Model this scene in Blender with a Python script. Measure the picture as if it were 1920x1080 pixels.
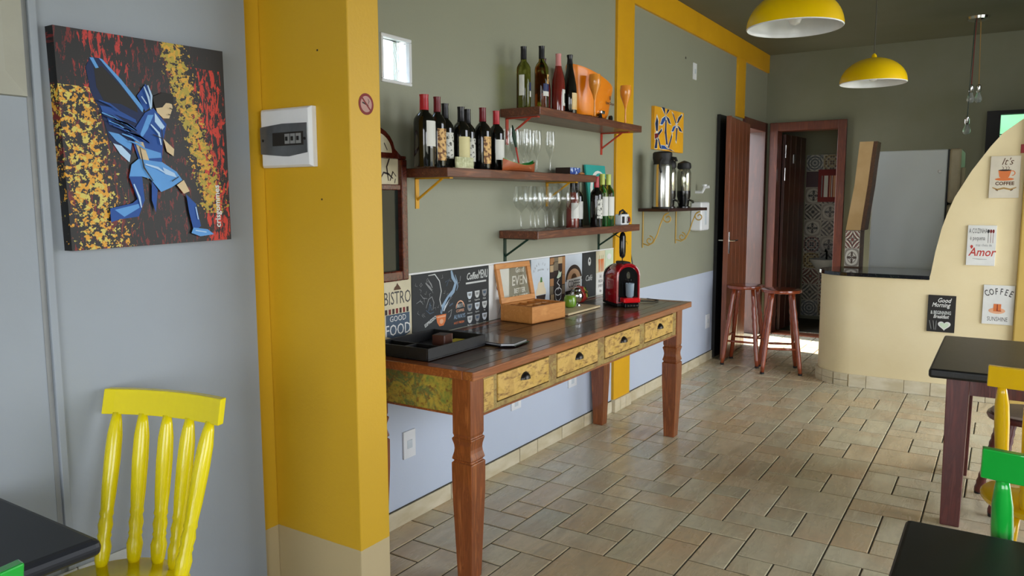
import bpy, math, random
from mathutils import Vector, Matrix
random.seed(7)
R = math.radians
D = bpy.data
SC = bpy.context.scene
for o in list(D.objects): D.objects.remove(o)
COL = SC.collection

# ---------------------------------------------------------------- camera, world, light, exposure
F = Vector((0.83609047, 0.53659935, -0.11407834)); RT = Vector((0.5398228, -0.84177295, -0.00310414)); UP = Vector((0.09769374, 0.05898675, 0.99346691))
cam = D.objects.new('camera', D.cameras.new('camera')); COL.objects.link(cam)
cam.data.sensor_width = 36; cam.data.lens = 36 * 1442.5 / 1920; cam.data.clip_start = 0.02
cam.matrix_world = Matrix(((RT.x, UP.x, -F.x, 0), (RT.y, UP.y, -F.y, 0), (RT.z, UP.z, -F.z, 1.5), (0, 0, 0, 1)))
SC.camera = cam
SC.view_settings.view_transform = 'Standard'; SC.view_settings.look = 'None'
SC.view_settings.gamma = 1; SC.view_settings.use_curve_mapping = False
SC.view_settings.exposure = 1.22
SC.cycles.transparent_max_bounces = 64
W = D.worlds.new('sky'); SC.world = W; W.use_nodes = True
nt = W.node_tree; nt.nodes.clear()
wo = nt.nodes.new('ShaderNodeOutputWorld'); bg = nt.nodes.new('ShaderNodeBackground'); tc = nt.nodes.new('ShaderNodeTexCoord')
sx = nt.nodes.new('ShaderNodeSeparateXYZ'); rp = nt.nodes.new('ShaderNodeValToRGB')
nt.links.new(tc.outputs['Generated'], sx.inputs[0]); nt.links.new(sx.outputs['Z'], rp.inputs[0]); nt.links.new(rp.outputs[0], bg.inputs[0]); nt.links.new(bg.outputs[0], wo.inputs[0])
rp.color_ramp.elements[0].position = 0.0; rp.color_ramp.elements[0].color = (0.95, 0.97, 1.0, 1)
rp.color_ramp.elements[1].position = 0.9; rp.color_ramp.elements[1].color = (0.55, 0.72, 1.0, 1)
bg.inputs[1].default_value = 3.2
sun = D.objects.new('sun', D.lights.new('sun', 'SUN')); COL.objects.link(sun)
sun.data.energy = 9; sun.data.angle = R(0.6); sun.data.color = (1, .95, .86)
sun.rotation_euler = Vector((-0.10, -0.62, -1.0)).to_track_quat('-Z', 'Y').to_euler()
def portal(name, loc, size, d):
    l = D.lights.new(name, 'AREA'); l.shape = 'RECTANGLE'; l.size, l.size_y = size; l.cycles.is_portal = True
    o = D.objects.new(name, l); COL.objects.link(o); o.location = loc; o.rotation_euler = Vector(d).to_track_quat('-Z', 'Z').to_euler(); return o
portal('window_portal', (5.1, -2.4, 1.4), (3.4, 2.8), (0, 1, 0))
portal('window_portal', (0.2, -2.4, 1.45), (2.4, 1.5), (0, 1, 0))
portal('window_portal', (-2.6, -0.6, 1.25), (3.0, 2.5), (1, 0, 0))
portal('door_portal', (8.3, 2.5, 1.1), (0.9, 2.2), (0, -1, 0))

# ---------------------------------------------------------------- helpers
def lin(c):
    if isinstance(c, str): c = tuple(int(c[i:i+2], 16) for i in (0, 2, 4))
    return tuple((v/255/12.92 if v/255 <= .04045 else ((v/255+.055)/1.055)**2.4) for v in c) + (1,)
class NT:
    def __init__(s, m): s.t = m.node_tree; s.n = s.t.nodes; s.l = s.t.links; s.b = s.n['Principled BSDF']
    def new(s, ty, **k):
        n = s.n.new(ty)
        for a, v in k.items(): setattr(n, a, v)
        return n
    def put(s, n, i, v):
        if v is None: return
        if hasattr(v, 'links') or isinstance(v, bpy.types.NodeSocket): s.l.new(v, n.inputs[i])
        else: n.inputs[i].default_value = v
    def m(s, op, a, b=None, c=None):
        n = s.new('ShaderNodeMath', operation=op); s.put(n, 0, a); s.put(n, 1, b)
        if c is not None: s.put(n, 2, c)
        return n.outputs[0]
    def mix(s, f, a, b):
        n = s.new('ShaderNodeMix', data_type='RGBA'); s.put(n, 0, f); s.put(n, 6, a); s.put(n, 7, b); return n.outputs[2]
    def ramp(s, f, stops, const=False):
        n = s.new('ShaderNodeValToRGB'); s.l.new(f, n.inputs[0]); e = n.color_ramp.elements
        if const: n.color_ramp.interpolation = 'CONSTANT'
        while len(e) < len(stops): e.new(.5)
        for i, (p, c) in enumerate(stops): e[i].position = p; e[i].color = c if len(c) == 4 else lin(c)
        return n.outputs[0]
    def coord(s, scale=(1, 1, 1), rnd=False, kind='Object'):
        t = s.new('ShaderNodeTexCoord'); mp = s.new('ShaderNodeMapping'); mp.inputs['Scale'].default_value = scale
        s.l.new(t.outputs[kind], mp.inputs[0])
        if rnd:
            oi = s.new('ShaderNodeObjectInfo'); k = s.m('MULTIPLY', oi.outputs['Random'], 50.0); cx = s.new('ShaderNodeCombineXYZ')
            for i in range(3): s.l.new(k, cx.inputs[i])
            s.l.new(cx.outputs[0], mp.inputs['Location'])
        return mp.outputs[0]
    def noise(s, vec, sc, det=4, rough=.55, dist=0):
        n = s.new('ShaderNodeTexNoise'); s.l.new(vec, n.inputs['Vector']); n.inputs['Scale'].default_value = sc
        n.inputs['Detail'].default_value = det; n.inputs['Roughness'].default_value = rough; n.inputs['Distortion'].default_value = dist
        return n.outputs['Fac']
    def bump(s, h, st, dist=.01):
        b = s.new('ShaderNodeBump'); s.l.new(h, b.inputs['Height']); b.inputs['Strength'].default_value = st; b.inputs['Distance'].default_value = dist
        s.l.new(b.outputs[0], s.b.inputs['Normal'])
def mat(name, c, rough=.5, metal=0, c2=None, sc=6, det=4, stretch=(1, 1, 1), bump=0, bsc=None, coat=0, rnd=False, trans=0, ior=1.45, lo=.35, hi=.65, alpha=1, bdist=.01):
    m = D.materials.new(name); m.use_nodes = True; t = NT(m); b = t.b
    b.inputs['Roughness'].default_value = rough; b.inputs['Metallic'].default_value = metal; b.inputs['IOR'].default_value = ior
    b.inputs['Coat Weight'].default_value = coat; b.inputs['Coat Roughness'].default_value = .06; b.inputs['Transmission Weight'].default_value = trans
    b.inputs['Alpha'].default_value = alpha
    col = lin(c); c2c = lin(c2) if c2 else tuple(v*.86 for v in col[:3]) + (1,)
    v = t.coord(stretch, rnd); n = t.noise(v, sc, det)
    t.l.new(t.ramp(n, [(lo, col), (hi, c2c)]), b.inputs['Base Color'])
    if bump: t.bump(t.noise(v, bsc or sc*6, 3), bump, bdist)
    return m
def obj(name, me, mt, parent=None):
    o = D.objects.new(name, me); COL.objects.link(o)
    if mt is not None:
        me.materials.clear()
        for x in (mt if isinstance(mt, (list, tuple)) else [mt]): me.materials.append(x)
    if parent: o.parent = parent
    return o
def tag(o, label=None, cat=None, group=None, kind=None):
    if label: o['label'] = label
    if cat: o['category'] = cat
    if group: o['group'] = group
    if kind: o['kind'] = kind
    return o
def empty(name, loc=(0, 0, 0), rz=0, label=None, cat=None, group=None, kind=None):
    o = D.objects.new(name, None); COL.objects.link(o); o.location = loc; o.rotation_euler = (0, 0, rz); o.empty_display_size = .05
    return tag(o, label, cat, group, kind)
def copy_tree(o, parent=None):
    c = o.copy(); COL.objects.link(c); c.parent = parent
    for ch in list(o.children): copy_tree(ch, c)
    return c
def frame(o, origin, u, v=(0, 0, 1)):
    u = Vector(u).normalized(); v = Vector(v).normalized(); n = u.cross(v)
    o.matrix_world = Matrix(((u.x, v.x, n.x, origin[0]), (u.y, v.y, n.y, origin[1]), (u.z, v.z, n.z, origin[2]), (0, 0, 0, 1)))
    return o
class MB:
    def __init__(s): s.v = []; s.f = []; s.mi = []; s.k = 0
    def add(s, vs, fs):
        b = len(s.v); s.v += [tuple(v) for v in vs]; s.f += [tuple(b+i for i in f) for f in fs]; s.mi += [s.k]*len(fs); return s
    def box(s, x0, x1, y0, y1, z0, z1):
        x0, x1 = sorted((x0, x1)); y0, y1 = sorted((y0, y1)); z0, z1 = sorted((z0, z1))
        return s.add([(x0, y0, z0), (x1, y0, z0), (x1, y1, z0), (x0, y1, z0), (x0, y0, z1), (x1, y0, z1), (x1, y1, z1), (x0, y1, z1)],
            [(0, 3, 2, 1), (4, 5, 6, 7), (0, 1, 5, 4), (1, 2, 6, 5), (2, 3, 7, 6), (3, 0, 4, 7)])
    def rings(s, rings, cap0=True, cap1=True, closed=False):
        n = len(rings[0]); vs = [p for r in rings for p in r]; fs = []
        m = len(rings)
        for i in range(m if closed else m-1):
            for j in range(n):
                a, b = i*n+j, i*n+(j+1) % n; c, d = ((i+1) % m)*n+(j+1) % n, ((i+1) % m)*n+j; fs.append((a, b, c, d))
        if not closed:
            if cap0: fs.append(tuple(range(n-1, -1, -1)))
            if cap1: fs.append(tuple((m-1)*n+j for j in range(n)))
        return s.add(vs, fs)
    def lathe(s, prof, seg=20, c=(0, 0, 0), sq=1, cap0=True, cap1=True):
        return s.rings([[(c[0]+max(r, 1e-4)*math.cos(2*math.pi*j/seg), c[1]+max(r, 1e-4)*sq*math.sin(2*math.pi*j/seg), c[2]+z) for j in range(seg)] for r, z in prof], cap0, cap1)
    def tube(s, pts, r, seg=8, closed=False):
        pts = [Vector(p) for p in pts]; rs = r if isinstance(r, (list, tuple)) else [r]*len(pts); out = []
        up = Vector((0, 0, 1)) if abs((pts[1]-pts[0]).normalized().z) < .9 else Vector((1, 0, 0)); prev = None
        for i, p in enumerate(pts):
            if closed: d = pts[(i+1) % len(pts)]-pts[i-1]
            else: d = pts[min(i+1, len(pts)-1)]-pts[max(i-1, 0)]
            d.normalize(); a = (prev if prev else up).copy(); a = (a-d*a.dot(d)).normalized(); prev = a; b = d.cross(a)
            out.append([p+(a*math.cos(2*math.pi*j/seg)+b*math.sin(2*math.pi*j/seg))*rs[i] for j in range(seg)])
        return s.rings(out, closed=closed)
    def prism(s, pts, ax, a, b):   # polygon pts in the two other axes, extruded along axis ax from a to b
        def P(p, h): q = list(p); q.insert(ax, h); return tuple(q)
        n = len(pts); return s.add([P(p, a) for p in pts]+[P(p, b) for p in pts], [tuple(range(n-1, -1, -1)), tuple(range(n, 2*n))]+[(i, (i+1) % n, n+(i+1) % n, n+i) for i in range(n)])
    def mesh(s, name, smooth=False):
        me = D.meshes.new(name); me.from_pydata(s.v, [], s.f); me.validate(); me.update()
        import bmesh
        bm = bmesh.new(); bm.from_mesh(me)
        bmesh.ops.recalc_face_normals(bm, faces=bm.faces); bm.to_mesh(me); bm.free()
        if smooth: me.shade_smooth() if hasattr(me, 'shade_smooth') else [setattr(p, 'use_smooth', True) for p in me.polygons]
        return me
    def build(s, name, mt, parent=None, smooth=False, bevel=0, seg=2, ang=None):
        me = s.mesh(name, smooth)
        if isinstance(mt, (list, tuple)) and len(me.polygons) == len(s.mi):
            o = obj(name, me, mt, parent)
            for p, k in zip(me.polygons, s.mi): p.material_index = k
        else: o = obj(name, me, mt, parent)
        if smooth:
            try: me.set_sharp_from_angle(angle=R(ang or 40))
            except Exception: pass
        if bevel:
            md = o.modifiers.new('bevel', 'BEVEL'); md.width = bevel; md.segments = seg; md.limit_method = 'ANGLE'; md.angle_limit = R(35)
        return o
def Box(name, x0, x1, y0, y1, z0, z1, mt, parent=None, bevel=0, seg=2): return MB().box(x0, x1, y0, y1, z0, z1).build(name, mt, parent, bevel=bevel, seg=seg)
TEXTC = {}
def text(s, h, x, y, z, mt, parent, align='CENTER', name='lettering', shear=0, sx=1, rot=0, ext=.0002, bold=0):
    cu = D.curves.new('t', 'FONT'); cu.body = s; cu.size = h*1.38; cu.align_x = align; cu.extrude = ext; cu.shear = shear; cu.resolution_u = 2; cu.offset = bold
    t = D.objects.new('t', cu); COL.objects.link(t)
    me = D.meshes.new_from_object(t); D.objects.remove(t); D.curves.remove(cu)
    me.transform(Matrix.Translation((x, y, z)) @ Matrix.Rotation(rot, 4, 'Z') @ Matrix.Diagonal((sx, 1, 1, 1)))
    return obj(name, me, mt, parent)
def poly(pts, z, mt, parent, name='print', th=.0004):
    return MB().prism(pts, 2, z, z+th).build(name, mt, parent)
def ell(cx, cy, rx, ry, n=20, a0=0, a1=360): return [(cx+rx*math.cos(R(a0+(a1-a0)*i/(n if a1-a0 < 360 else n))), cy+ry*math.sin(R(a0+(a1-a0)*i/n))) for i in range(n+(1 if a1-a0 < 360 else 0))]
def stroke(pts, w, z, mt, parent, name='drawn_line', th=.0004):
    L = []; Rr = []
    P = [Vector(p) for p in pts]
    for i, p in enumerate(P):
        d = (P[min(i+1, len(P)-1)]-P[max(i-1, 0)]).normalized(); n = Vector((-d.y, d.x)); ww = w*(1 if 0 < i < len(P)-1 else .5)
        L.append(tuple(p+n*ww/2)); Rr.append(tuple(p-n*ww/2))
    mb = MB(); n = len(L)
    mb.add([(a, b, z+th) for a, b in L]+[(a, b, z+th) for a, b in Rr], [(i, i+1, n+i+1, n+i) for i in range(n-1)])
    return mb.build(name, mt, parent)

# ---------------------------------------------------------------- materials
def two_tone(name, c_lo, c_hi, zc, rough=.75, var=.94, bump=.15):
    m = D.materials.new(name); m.use_nodes = True; t = NT(m)
    g = t.new('ShaderNodeNewGeometry'); s = t.new('ShaderNodeSeparateXYZ'); t.l.new(g.outputs['Position'], s.inputs[0])
    v = t.coord(); n = t.noise(v, 1.3, 5); n2 = t.noise(v, 60, 3)
    wob = t.m('ADD', s.outputs['Z'], t.m('MULTIPLY', t.m('SUBTRACT', n2, .5), .004))
    f = t.m('GREATER_THAN', wob, zc)
    lo, hi = lin(c_lo), lin(c_hi)
    a = t.ramp(n, [(.3, lo), (.7, tuple(x*var for x in lo[:3])+(1,))]); b = t.ramp(n, [(.3, hi), (.7, tuple(x*var for x in hi[:3])+(1,))])
    t.l.new(t.mix(f, a, b), t.b.inputs['Base Color']); t.b.inputs['Roughness'].default_value = rough
    t.bump(t.noise(v, 90, 4), bump, .004)
    return m
M = {}
M['green_wall'] = two_tone('green_wall_paint', 'c3cddd', '969884', .836, .55)
M['green'] = mat('green_paint', '7d7e6c', .7, c2='75765f', sc=1.4, bump=.12, bsc=90, bdist=.004)
M['ceil'] = mat('ceiling_paint', '6c6d5d', .8, c2='64654f', sc=1.0, bump=.15, bsc=60, bdist=.004)
M['grey'] = mat('grey_paint', '98a0a8', .6, c2='90969c', sc=1.0, bump=.12, bsc=50, bdist=.004)
M['yellow_wall'] = two_tone('yellow_column_paint', 'c0ad84', 'd0a41e', .267, .5)
M['yellow_trim'] = mat('yellow_trim_paint', 'e0a80e', .5, c2='d59d0c', sc=2, bump=.1, bsc=80)
M['cream'] = mat('cream_plaster', 'ecdcb2', .65, c2='e4d2a4', sc=1.6, bump=.2, bsc=50, bdist=.004)
M['ochre'] = mat('ochre_plaster', 'c9ab5c', .65, c2='bd9d4e', sc=1.6, bump=.2, bsc=50, bdist=.004)
M['white'] = mat('white_plastic', 'e6e8ea', .35, c2='dfe1e3')
M['white_matte'] = mat('white_matte', 'e8e8e6', .8, c2='e0e0dc')
M['black'] = mat('black_matte', '141414', .55, c2='1b1b1c')
M['black_gloss'] = mat('black_gloss', '0b0b0c', .12, c2='101012')
M['steel'] = mat('brushed_steel', 'c9c9c4', .22, metal=1, c2='b5b5b0', sc=3, stretch=(40, 40, 1))
M['chrome'] = mat('chrome', 'd5d5d5', .1, metal=1)
M['grout'] = mat('grout', '433e31', .95, c2='504a3b', sc=20)
def stone():
    m = D.materials.new('sandstone_tile'); m.use_nodes = True; t = NT(m)
    v = t.coord((1, 1, 1), True); vs = t.coord((1.0, 5, 1), True)
    a = t.noise(v, 2.2, 3); b = t.noise(vs, 2.2, 8, .68, .7); sp = t.noise(v, 30, 4)
    oi = t.new('ShaderNodeObjectInfo')
    base = t.ramp(oi.outputs['Random'], [(0, 'e2d4b0'), (.2, 'd3c8a6'), (.42, 'e8dbba'), (.6, 'dcc094'), (.78, 'e4d6b4'), (1, 'ccc3a4')])
    c1 = t.mix(t.m('MULTIPLY', t.ramp(b, [(.36, (0, 0, 0, 1)), (.66, (1, 1, 1, 1))]), .55), base, lin('a8997a'))
    c2 = t.mix(t.m('MULTIPLY', t.ramp(a, [(.45, (0, 0, 0, 1)), (.75, (1, 1, 1, 1))]), .5), c1, lin('cf9f70'))
    c3 = t.mix(t.m('MULTIPLY', t.ramp(sp, [(.5, (0, 0, 0, 1)), (.75, (1, 1, 1, 1))]), .3), c2, lin('a09880'))
    t.l.new(c3, t.b.inputs['Base Color']); t.b.inputs['Roughness'].default_value = .33
    t.l.new(t.ramp(b, [(.3, (.2, .2, .2, 1)), (.7, (.34, .34, .34, 1))]), t.b.inputs['Roughness'])
    t.bump(t.noise(vs, 10, 5), .18, .004); return m
M['stone'] = stone()
M['base_tile'] = mat('base_tile', 'd9ceb2', .4, c2='c5b794', sc=6, stretch=(1, 1, 3), rnd=True, bump=.1)
def wood(name, c, c2, c3=None, rough=.35, st=(1.2, 14, 14), sc=3, coat=0, rnd=True, bump=.15):
    m = D.materials.new(name); m.use_nodes = True; t = NT(m)
    v = t.coord(st, rnd); n = t.noise(v, sc, 6, .6, .8); n2 = t.noise(t.coord((1, 1, 1), rnd), 3, 3)
    col = t.ramp(n, [(.3, c), (.52, c2), (.72, c3 or c)]); col = t.mix(t.m('MULTIPLY', n2, .25), col, lin(c2))
    t.l.new(col, t.b.inputs['Base Color']); t.b.inputs['Roughness'].default_value = rough; t.b.inputs['Coat Weight'].default_value = coat; t.b.inputs['Coat Roughness'].default_value = .08
    t.bump(n, bump, .003); return m
M['shelf'] = wood('shelf_wood', '7c4529', '552b1a', '8f5636', .45, coat=.2)
M['leg_wood'] = wood('table_leg_wood', 'a35a2c', '763c1b', 'b86e3a', .35, st=(14, 14, 1.2), coat=.4)
M['edge_wood'] = wood('table_edge_wood', 'a15c2f', '7d421f', 'b67140', .3, coat=.5)
M['plank'] = [wood('plank_dark', '57331f', '352015', '6b4630', .28, coat=.35), wood('plank_brown', '6e472b', '462b1b', '876038', .28, coat=.35), wood('plank_gold', '84683c', '5a4028', '9c8050', .3, coat=.35)]
M['door'] = wood('door_wood', '965232', '733b22', 'a66340', .38, st=(14, 14, 1.0), coat=.3)
M['door_dark'] = wood('dark_door_wood', '4a2316', '34170e', '552b1c', .4, st=(14, 14, 1.0), coat=.2)
M['frame_wood'] = wood('frame_wood', '703722', '52261a', '7d4229', .4, st=(10, 10, 1.0), coat=.2)
M['stool'] = wood('stool_wood', 'a84d28', '85391e', 'b96036', .22, st=(8, 8, 1.5), coat=.7)
M['red_leg'] = wood('red_table_wood', '74302a', '521d1a', '87423a', .4, st=(10, 10, 1.2), coat=.3)
M['bamboo'] = wood('bamboo', 'd08f4b', 'bf7d3c', 'd89a56', .4, st=(2, 10, 10), bump=.05)
M['black_top'] = wood('black_painted_wood', '1c1b1b', '101010', '262423', .42, st=(1.5, 8, 8), bump=.3)
def distressed(name, pal, sc=9, st=(2.0, 6, 6)):
    m = D.materials.new(name); m.use_nodes = True; t = NT(m)
    v = t.coord(st, True); a = t.noise(t.coord((1, 1, 1), True), sc, 6, .65, .6); b = t.noise(v, 9, 5, .7); c = t.noise(v, 3, 2)
    col = t.ramp(a, [(.25+.5*i/(len(pal)-1), pal[i]) for i in range(len(pal))])
    col = t.mix(t.ramp(b, [(.5, (0, 0, 0, 1)), (.66, (1, 1, 1, 1))]), col, lin('7a5326'))
    t.l.new(col, t.b.inputs['Base Color']); t.b.inputs['Roughness'].default_value = .45; t.bump(b, .35, .003); return m
M['paint_y'] = distressed('distressed_yellow_paint', ['a8823a', 'c29c48', 'd0aa5c', 'b8924a', 'a07c3c'])
M['paint_o'] = distressed('distressed_olive_paint', ['8c6a35', 'a98c4a', '9f8a50', '7c5a30', 'b8994e'], 14)
M['paint_g'] = distressed('distressed_green_yellow_paint', ['3f5b33', '7d8a3b', 'b9a03c', '58703f', 'c98a2a', '8a5a26'], 11, (2, 5, 5))
M['chair_y'] = mat('yellow_lacquer', 'f0dc10', .26, c2='eedA0e', coat=.35, sc=1)
M['chair_g'] = mat('green_lacquer', '1fae3c', .18, c2='1aa136', coat=.6, sc=2)
M['chair_ry'] = mat('golden_lacquer', 'eebf00', .25, c2='e3b300', coat=.5, sc=2)
M['iron_y'] = mat('yellow_iron', 'e0a520', .45); M['iron_r'] = mat('red_iron', 'b8402c', .45); M['iron_g'] = mat('dark_green_iron', '0f3326', .4); M['iron_gold'] = mat('golden_iron', 'caa550', .4)
def thin_glass(name, tint=(1, 1, 1, 1)):
    m = D.materials.new(name); m.use_nodes = True; t = m.node_tree; t.nodes.clear(); o = t.nodes.new('ShaderNodeOutputMaterial'); mx = t.nodes.new('ShaderNodeMixShader')
    tr = t.nodes.new('ShaderNodeBsdfTransparent'); gl = t.nodes.new('ShaderNodeBsdfGlossy'); lw = t.nodes.new('ShaderNodeLayerWeight'); lw.inputs[0].default_value = .35; pw = t.nodes.new('ShaderNodeMath'); pw.operation = 'MULTIPLY_ADD'; p0 = t.nodes.new('ShaderNodeMath'); p0.operation = 'POWER'; p0.inputs[1].default_value = 2.5; t.links.new(lw.outputs['Facing'], p0.inputs[0]); t.links.new(p0.outputs[0], pw.inputs[0]); pw.inputs[1].default_value = .75; pw.inputs[2].default_value = .07
    tr.inputs[0].default_value = tint; gl.inputs['Roughness'].default_value = .03; gl.inputs[0].default_value = (1, 1, 1, 1)
    t.links.new(pw.outputs[0], mx.inputs[0]); t.links.new(tr.outputs[0], mx.inputs[1]); t.links.new(gl.outputs[0], mx.inputs[2]); t.links.new(mx.outputs[0], o.inputs[0]); return m
def glassm(name, c=(1, 1, 1, 1), rough=0, ior=1.45):
    m = D.materials.new(name); m.use_nodes = True; b = m.node_tree.nodes['Principled BSDF']
    b.inputs['Base Color'].default_value = c; b.inputs['Roughness'].default_value = rough; b.inputs['Transmission Weight'].default_value = 1; b.inputs['IOR'].default_value = ior
    return m
M['glass'] = thin_glass('clear_glass', (.95, .96, .96, 1)); M['glass_frost'] = glassm('wavy_glass_block', (.78, .88, .97, 1), .1)
M['bottle'] = mat('dark_bottle_glass', '0a0b09', .06, c2='0d0c0a', coat=.5)
M['wine_w'] = glassm('green_gold_bottle_glass', lin('a9ad55'), 0, 1.3); M['wine_p'] = mat('rose_bottle_glass', '7c2a22', .08, c2='5c1a17', coat=.5)
M['cap_r'] = mat('red_capsule', 'b01f2a', .3); M['cap_dr'] = mat('dark_red_capsule', '6d0f1b', .3); M['cap_k'] = mat('black_capsule', '15151a', .3); M['cap_p'] = mat('pink_capsule', 'd88f8d', .35); M['cap_y'] = mat('lime_capsule', 'c3cf5c', .35)
M['lab_w'] = mat('white_label', 'd9d9d3', .6, c2='cfd0c8'); M['lab_c'] = mat('cream_label', 'd8cf9c', .6, c2='cdc38c')
M['lab_o'] = mat('ornate_label', 'd9b070', .6, c2='6e4526', sc=60, lo=.48, hi=.56); M['lab_g'] = mat('grey_tree_label', 'cfcfc6', .6, c2='3c3c36', sc=55, lo=.52, hi=.6)
M['lab_b'] = mat('navy_label', '1d2a5a', .5)
M['orange'] = mat('orange_plastic', 'f08a0a', .35, c2='ea8205', coat=.2)
M['orange_t'] = mat('amber_acrylic', 'f5a03a', .15, coat=.4, alpha=.8)
M['shade'] = mat('yellow_enamel', 'f0c800', .25, c2='e8be00', sc=1, coat=.3); M['shade_in'] = mat('white_enamel', 'eceef0', .3, coat=.3)
M['granite'] = mat('black_granite', '15161a', .07, c2='5a5a58', sc=120, det=2, lo=.62, hi=.7, coat=.3)
M['fridge'] = mat('fridge_steel_grey', 'cdd4d3', .35, c2='c5cccb', sc=1); M['fridge_d'] = mat('fridge_door_steel', 'b7ab8e', .5, c2='a59a7e')
def sc_mat(n, c, **k): M[n] = mat('paint_'+n, c, **({'rough': .6}|k)); return M[n]
for n, c in dict(p_black='23211f', p_white='e4e4df', p_cream='d9cfae', p_chalk='262a2c', p_chalkline='c9ccc8', p_grey='8d8f8e', p_blue='8fa9c0', p_slate='46586a', p_orange='dd7a3f', p_orange2='eab089', p_red='c0392f', p_brown='5b3a22',
    p_dkbrown='33241c', p_gold='a98548', p_green='4d7c3a', p_mint='cfe0c4', p_lightgrey='cdd6dc', p_text='4b4a48', p_darkred='7d1f1f', p_skin='d8c29a', p_navy='0f2550', p_royal='1f4f9c', p_sky='5f9fe0', p_pale='b5d4f2', p_yellow='f0b41c', p_teal='2aa39a', p_wood1='a8794c', p_wood2='7b6e58', p_wood3='c2a67c', p_pink='e4574f').items(): sc_mat(n, c)

# ---------------------------------------------------------------- structure: floor
GX, GY, CX, CY = 2.825, 1.829, .6215/4, .6285/4
floor = tag(Box('floor', -2.6, 10.2, -2.45, 2.5, -.15, -.004, M['grout']), 'beige stone tiled floor in an irregular modular pattern', 'floor', kind='structure')
PAT = [(0, 2, 0, 1), (2, 3, 0, 1), (3, 4, 0, 2), (1, 3, 1, 2), (0, 1, 1, 3), (1, 2, 2, 3), (2, 4, 2, 4), (0, 2, 3, 4)]
def rotp(p, k):
    u0, u1, v0, v1 = p
    for _ in range(k): u0, u1, v0, v1 = v0, v1, 4-u1, 4-u0
    return u0, u1, v0, v1
def tile_mesh(nx, ny):
    a, b = nx*CX/2-.0036, ny*CY/2-.0036; c = .003; m = MB()
    m.rings([[(-a, -b, -.02), (a, -b, -.02), (a, b, -.02), (-a, b, -.02)], [(-a, -b, -c*.6), (a, -b, -c*.6), (a, b, -c*.6), (-a, b, -c*.6)], [(-a+c, -b+c, 0), (a-c, -b+c, 0), (a-c, b-c, 0), (-a+c, b-c, 0)]], cap0=False)
    me = m.mesh('tile'); me.materials.append(M['stone']); return me
TM = {}; tiles = []
ROT = {(0, 0): 0, (1, 0): 1, (2, 1): 0, (1, 1): 0, (3, 1): 0, (4, 1): 0}
for i in range(-5, 11):
    for j in range(-1, 9):
        k = ROT.get((i, j), random.Random(i*31+j*17+5).choice([0, 0, 1, 2, 3]))
        for p in PAT:
            u0, u1, v0, v1 = rotp(p, k)
            x0, x1 = GX+(4*i+u0)*CX, GX+(4*i+u1)*CX; y1, y0 = GY-(4*j+v0)*CY, GY-(4*j+v1)*CY
            if x1 < -2.4 or x0 > 8.9 or y0 > 2.29 or y1 < -2.3: continue
            tiles.append(((x0+x1)/2, (y0+y1)/2, u1-u0, v1-v0))
def vis(t):
    q = Vector((t[0], t[1], -1.5)); d = q.dot(F)
    if d < .3: return -1
    x = 960+1442.5*q.dot(RT)/d; y = 540-1442.5*q.dot(UP)/d
    return t[2]*t[3]/d**3 if (660 < x < 1990 and y < 1180) else -1
tiles.sort(key=lambda t: -vis(t))
rest = MB()
for n_, t in enumerate(tiles):
    if n_ < 290 and vis(t) > 0:
        key = (t[2], t[3])
        if key not in TM: TM[key] = tile_mesh(*key)
        o = D.objects.new('tile', TM[key]); COL.objects.link(o); o.parent = floor; o.location = (t[0], t[1], random.uniform(-.0006, .0006))
    else:
        a, b = t[2]*CX/2-.0036, t[3]*CY/2-.0036; rest.box(t[0]-a, t[0]+a, t[1]-b, t[1]+b, -.02, 0)
tag(rest.build('tile_field', M['stone'], floor), kind='stuff')
tag(Box('ground', -14, 22, -16, 16, -.4, -.16, mat('outside_ground', '8e8a78', .9)), 'pale ground outside the building', 'ground', kind='structure')
# ---------------------------------------------------------------- walls
YW = 2.29
w = MB()
for a in ((2.0, 2.537, 0, 3.1), (2.537, 2.737, 0, 2.005), (2.537, 2.737, 2.21, 3.1), (2.737, 7.9, 0, 3.1), (7.9, 8.7, 2.25, 3.1), (8.7, 8.9, 0, 3.1)):
    w.box(a[0], a[1], YW, YW+.16, a[2], a[3])
wall_l = tag(w.build('wall_left', M['green_wall']), 'long grey-green wall with pale blue lower band', 'wall', kind='structure')
tag(Box('wall_left_entrance', -2.6, 1.806, 2.25, 2.45, 0, 3.1, M['grey']), 'pale grey wall behind the yellow chair and the painting', 'wall', kind='structure')
w = MB().box(1.78, 1.894, 2.28, 2.46, 0, 3.1).box(1.894, 2.045, 1.852, 2.46, 0, 3.1)
tag(w.build('trim_1', M['yellow_wall'], bevel=.004), 'wide yellow column with beige foot, jutting from the left wall', 'column', kind='structure')
tag(Box('trim_2', 4.863, 5.135, YW-.02, YW+.01, 0, 2.86, M['yellow_trim'], bevel=.003), 'yellow vertical stripe on the green wall behind the shelves', 'trim', kind='structure')
tag(Box('trim_3', 4.863, 8.735, YW-.021, YW+.01, 2.857, 3.05, M['yellow_trim'], bevel=.003), 'yellow horizontal band under the ceiling along the green wall', 'trim', kind='structure')
tag(Box('trim_4', 7.6, 7.86, YW-.018, YW+.01, 2.3, 2.857, M['yellow_trim'], bevel=.003), 'short yellow vertical stripe above the open door', 'trim', kind='structure')
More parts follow.
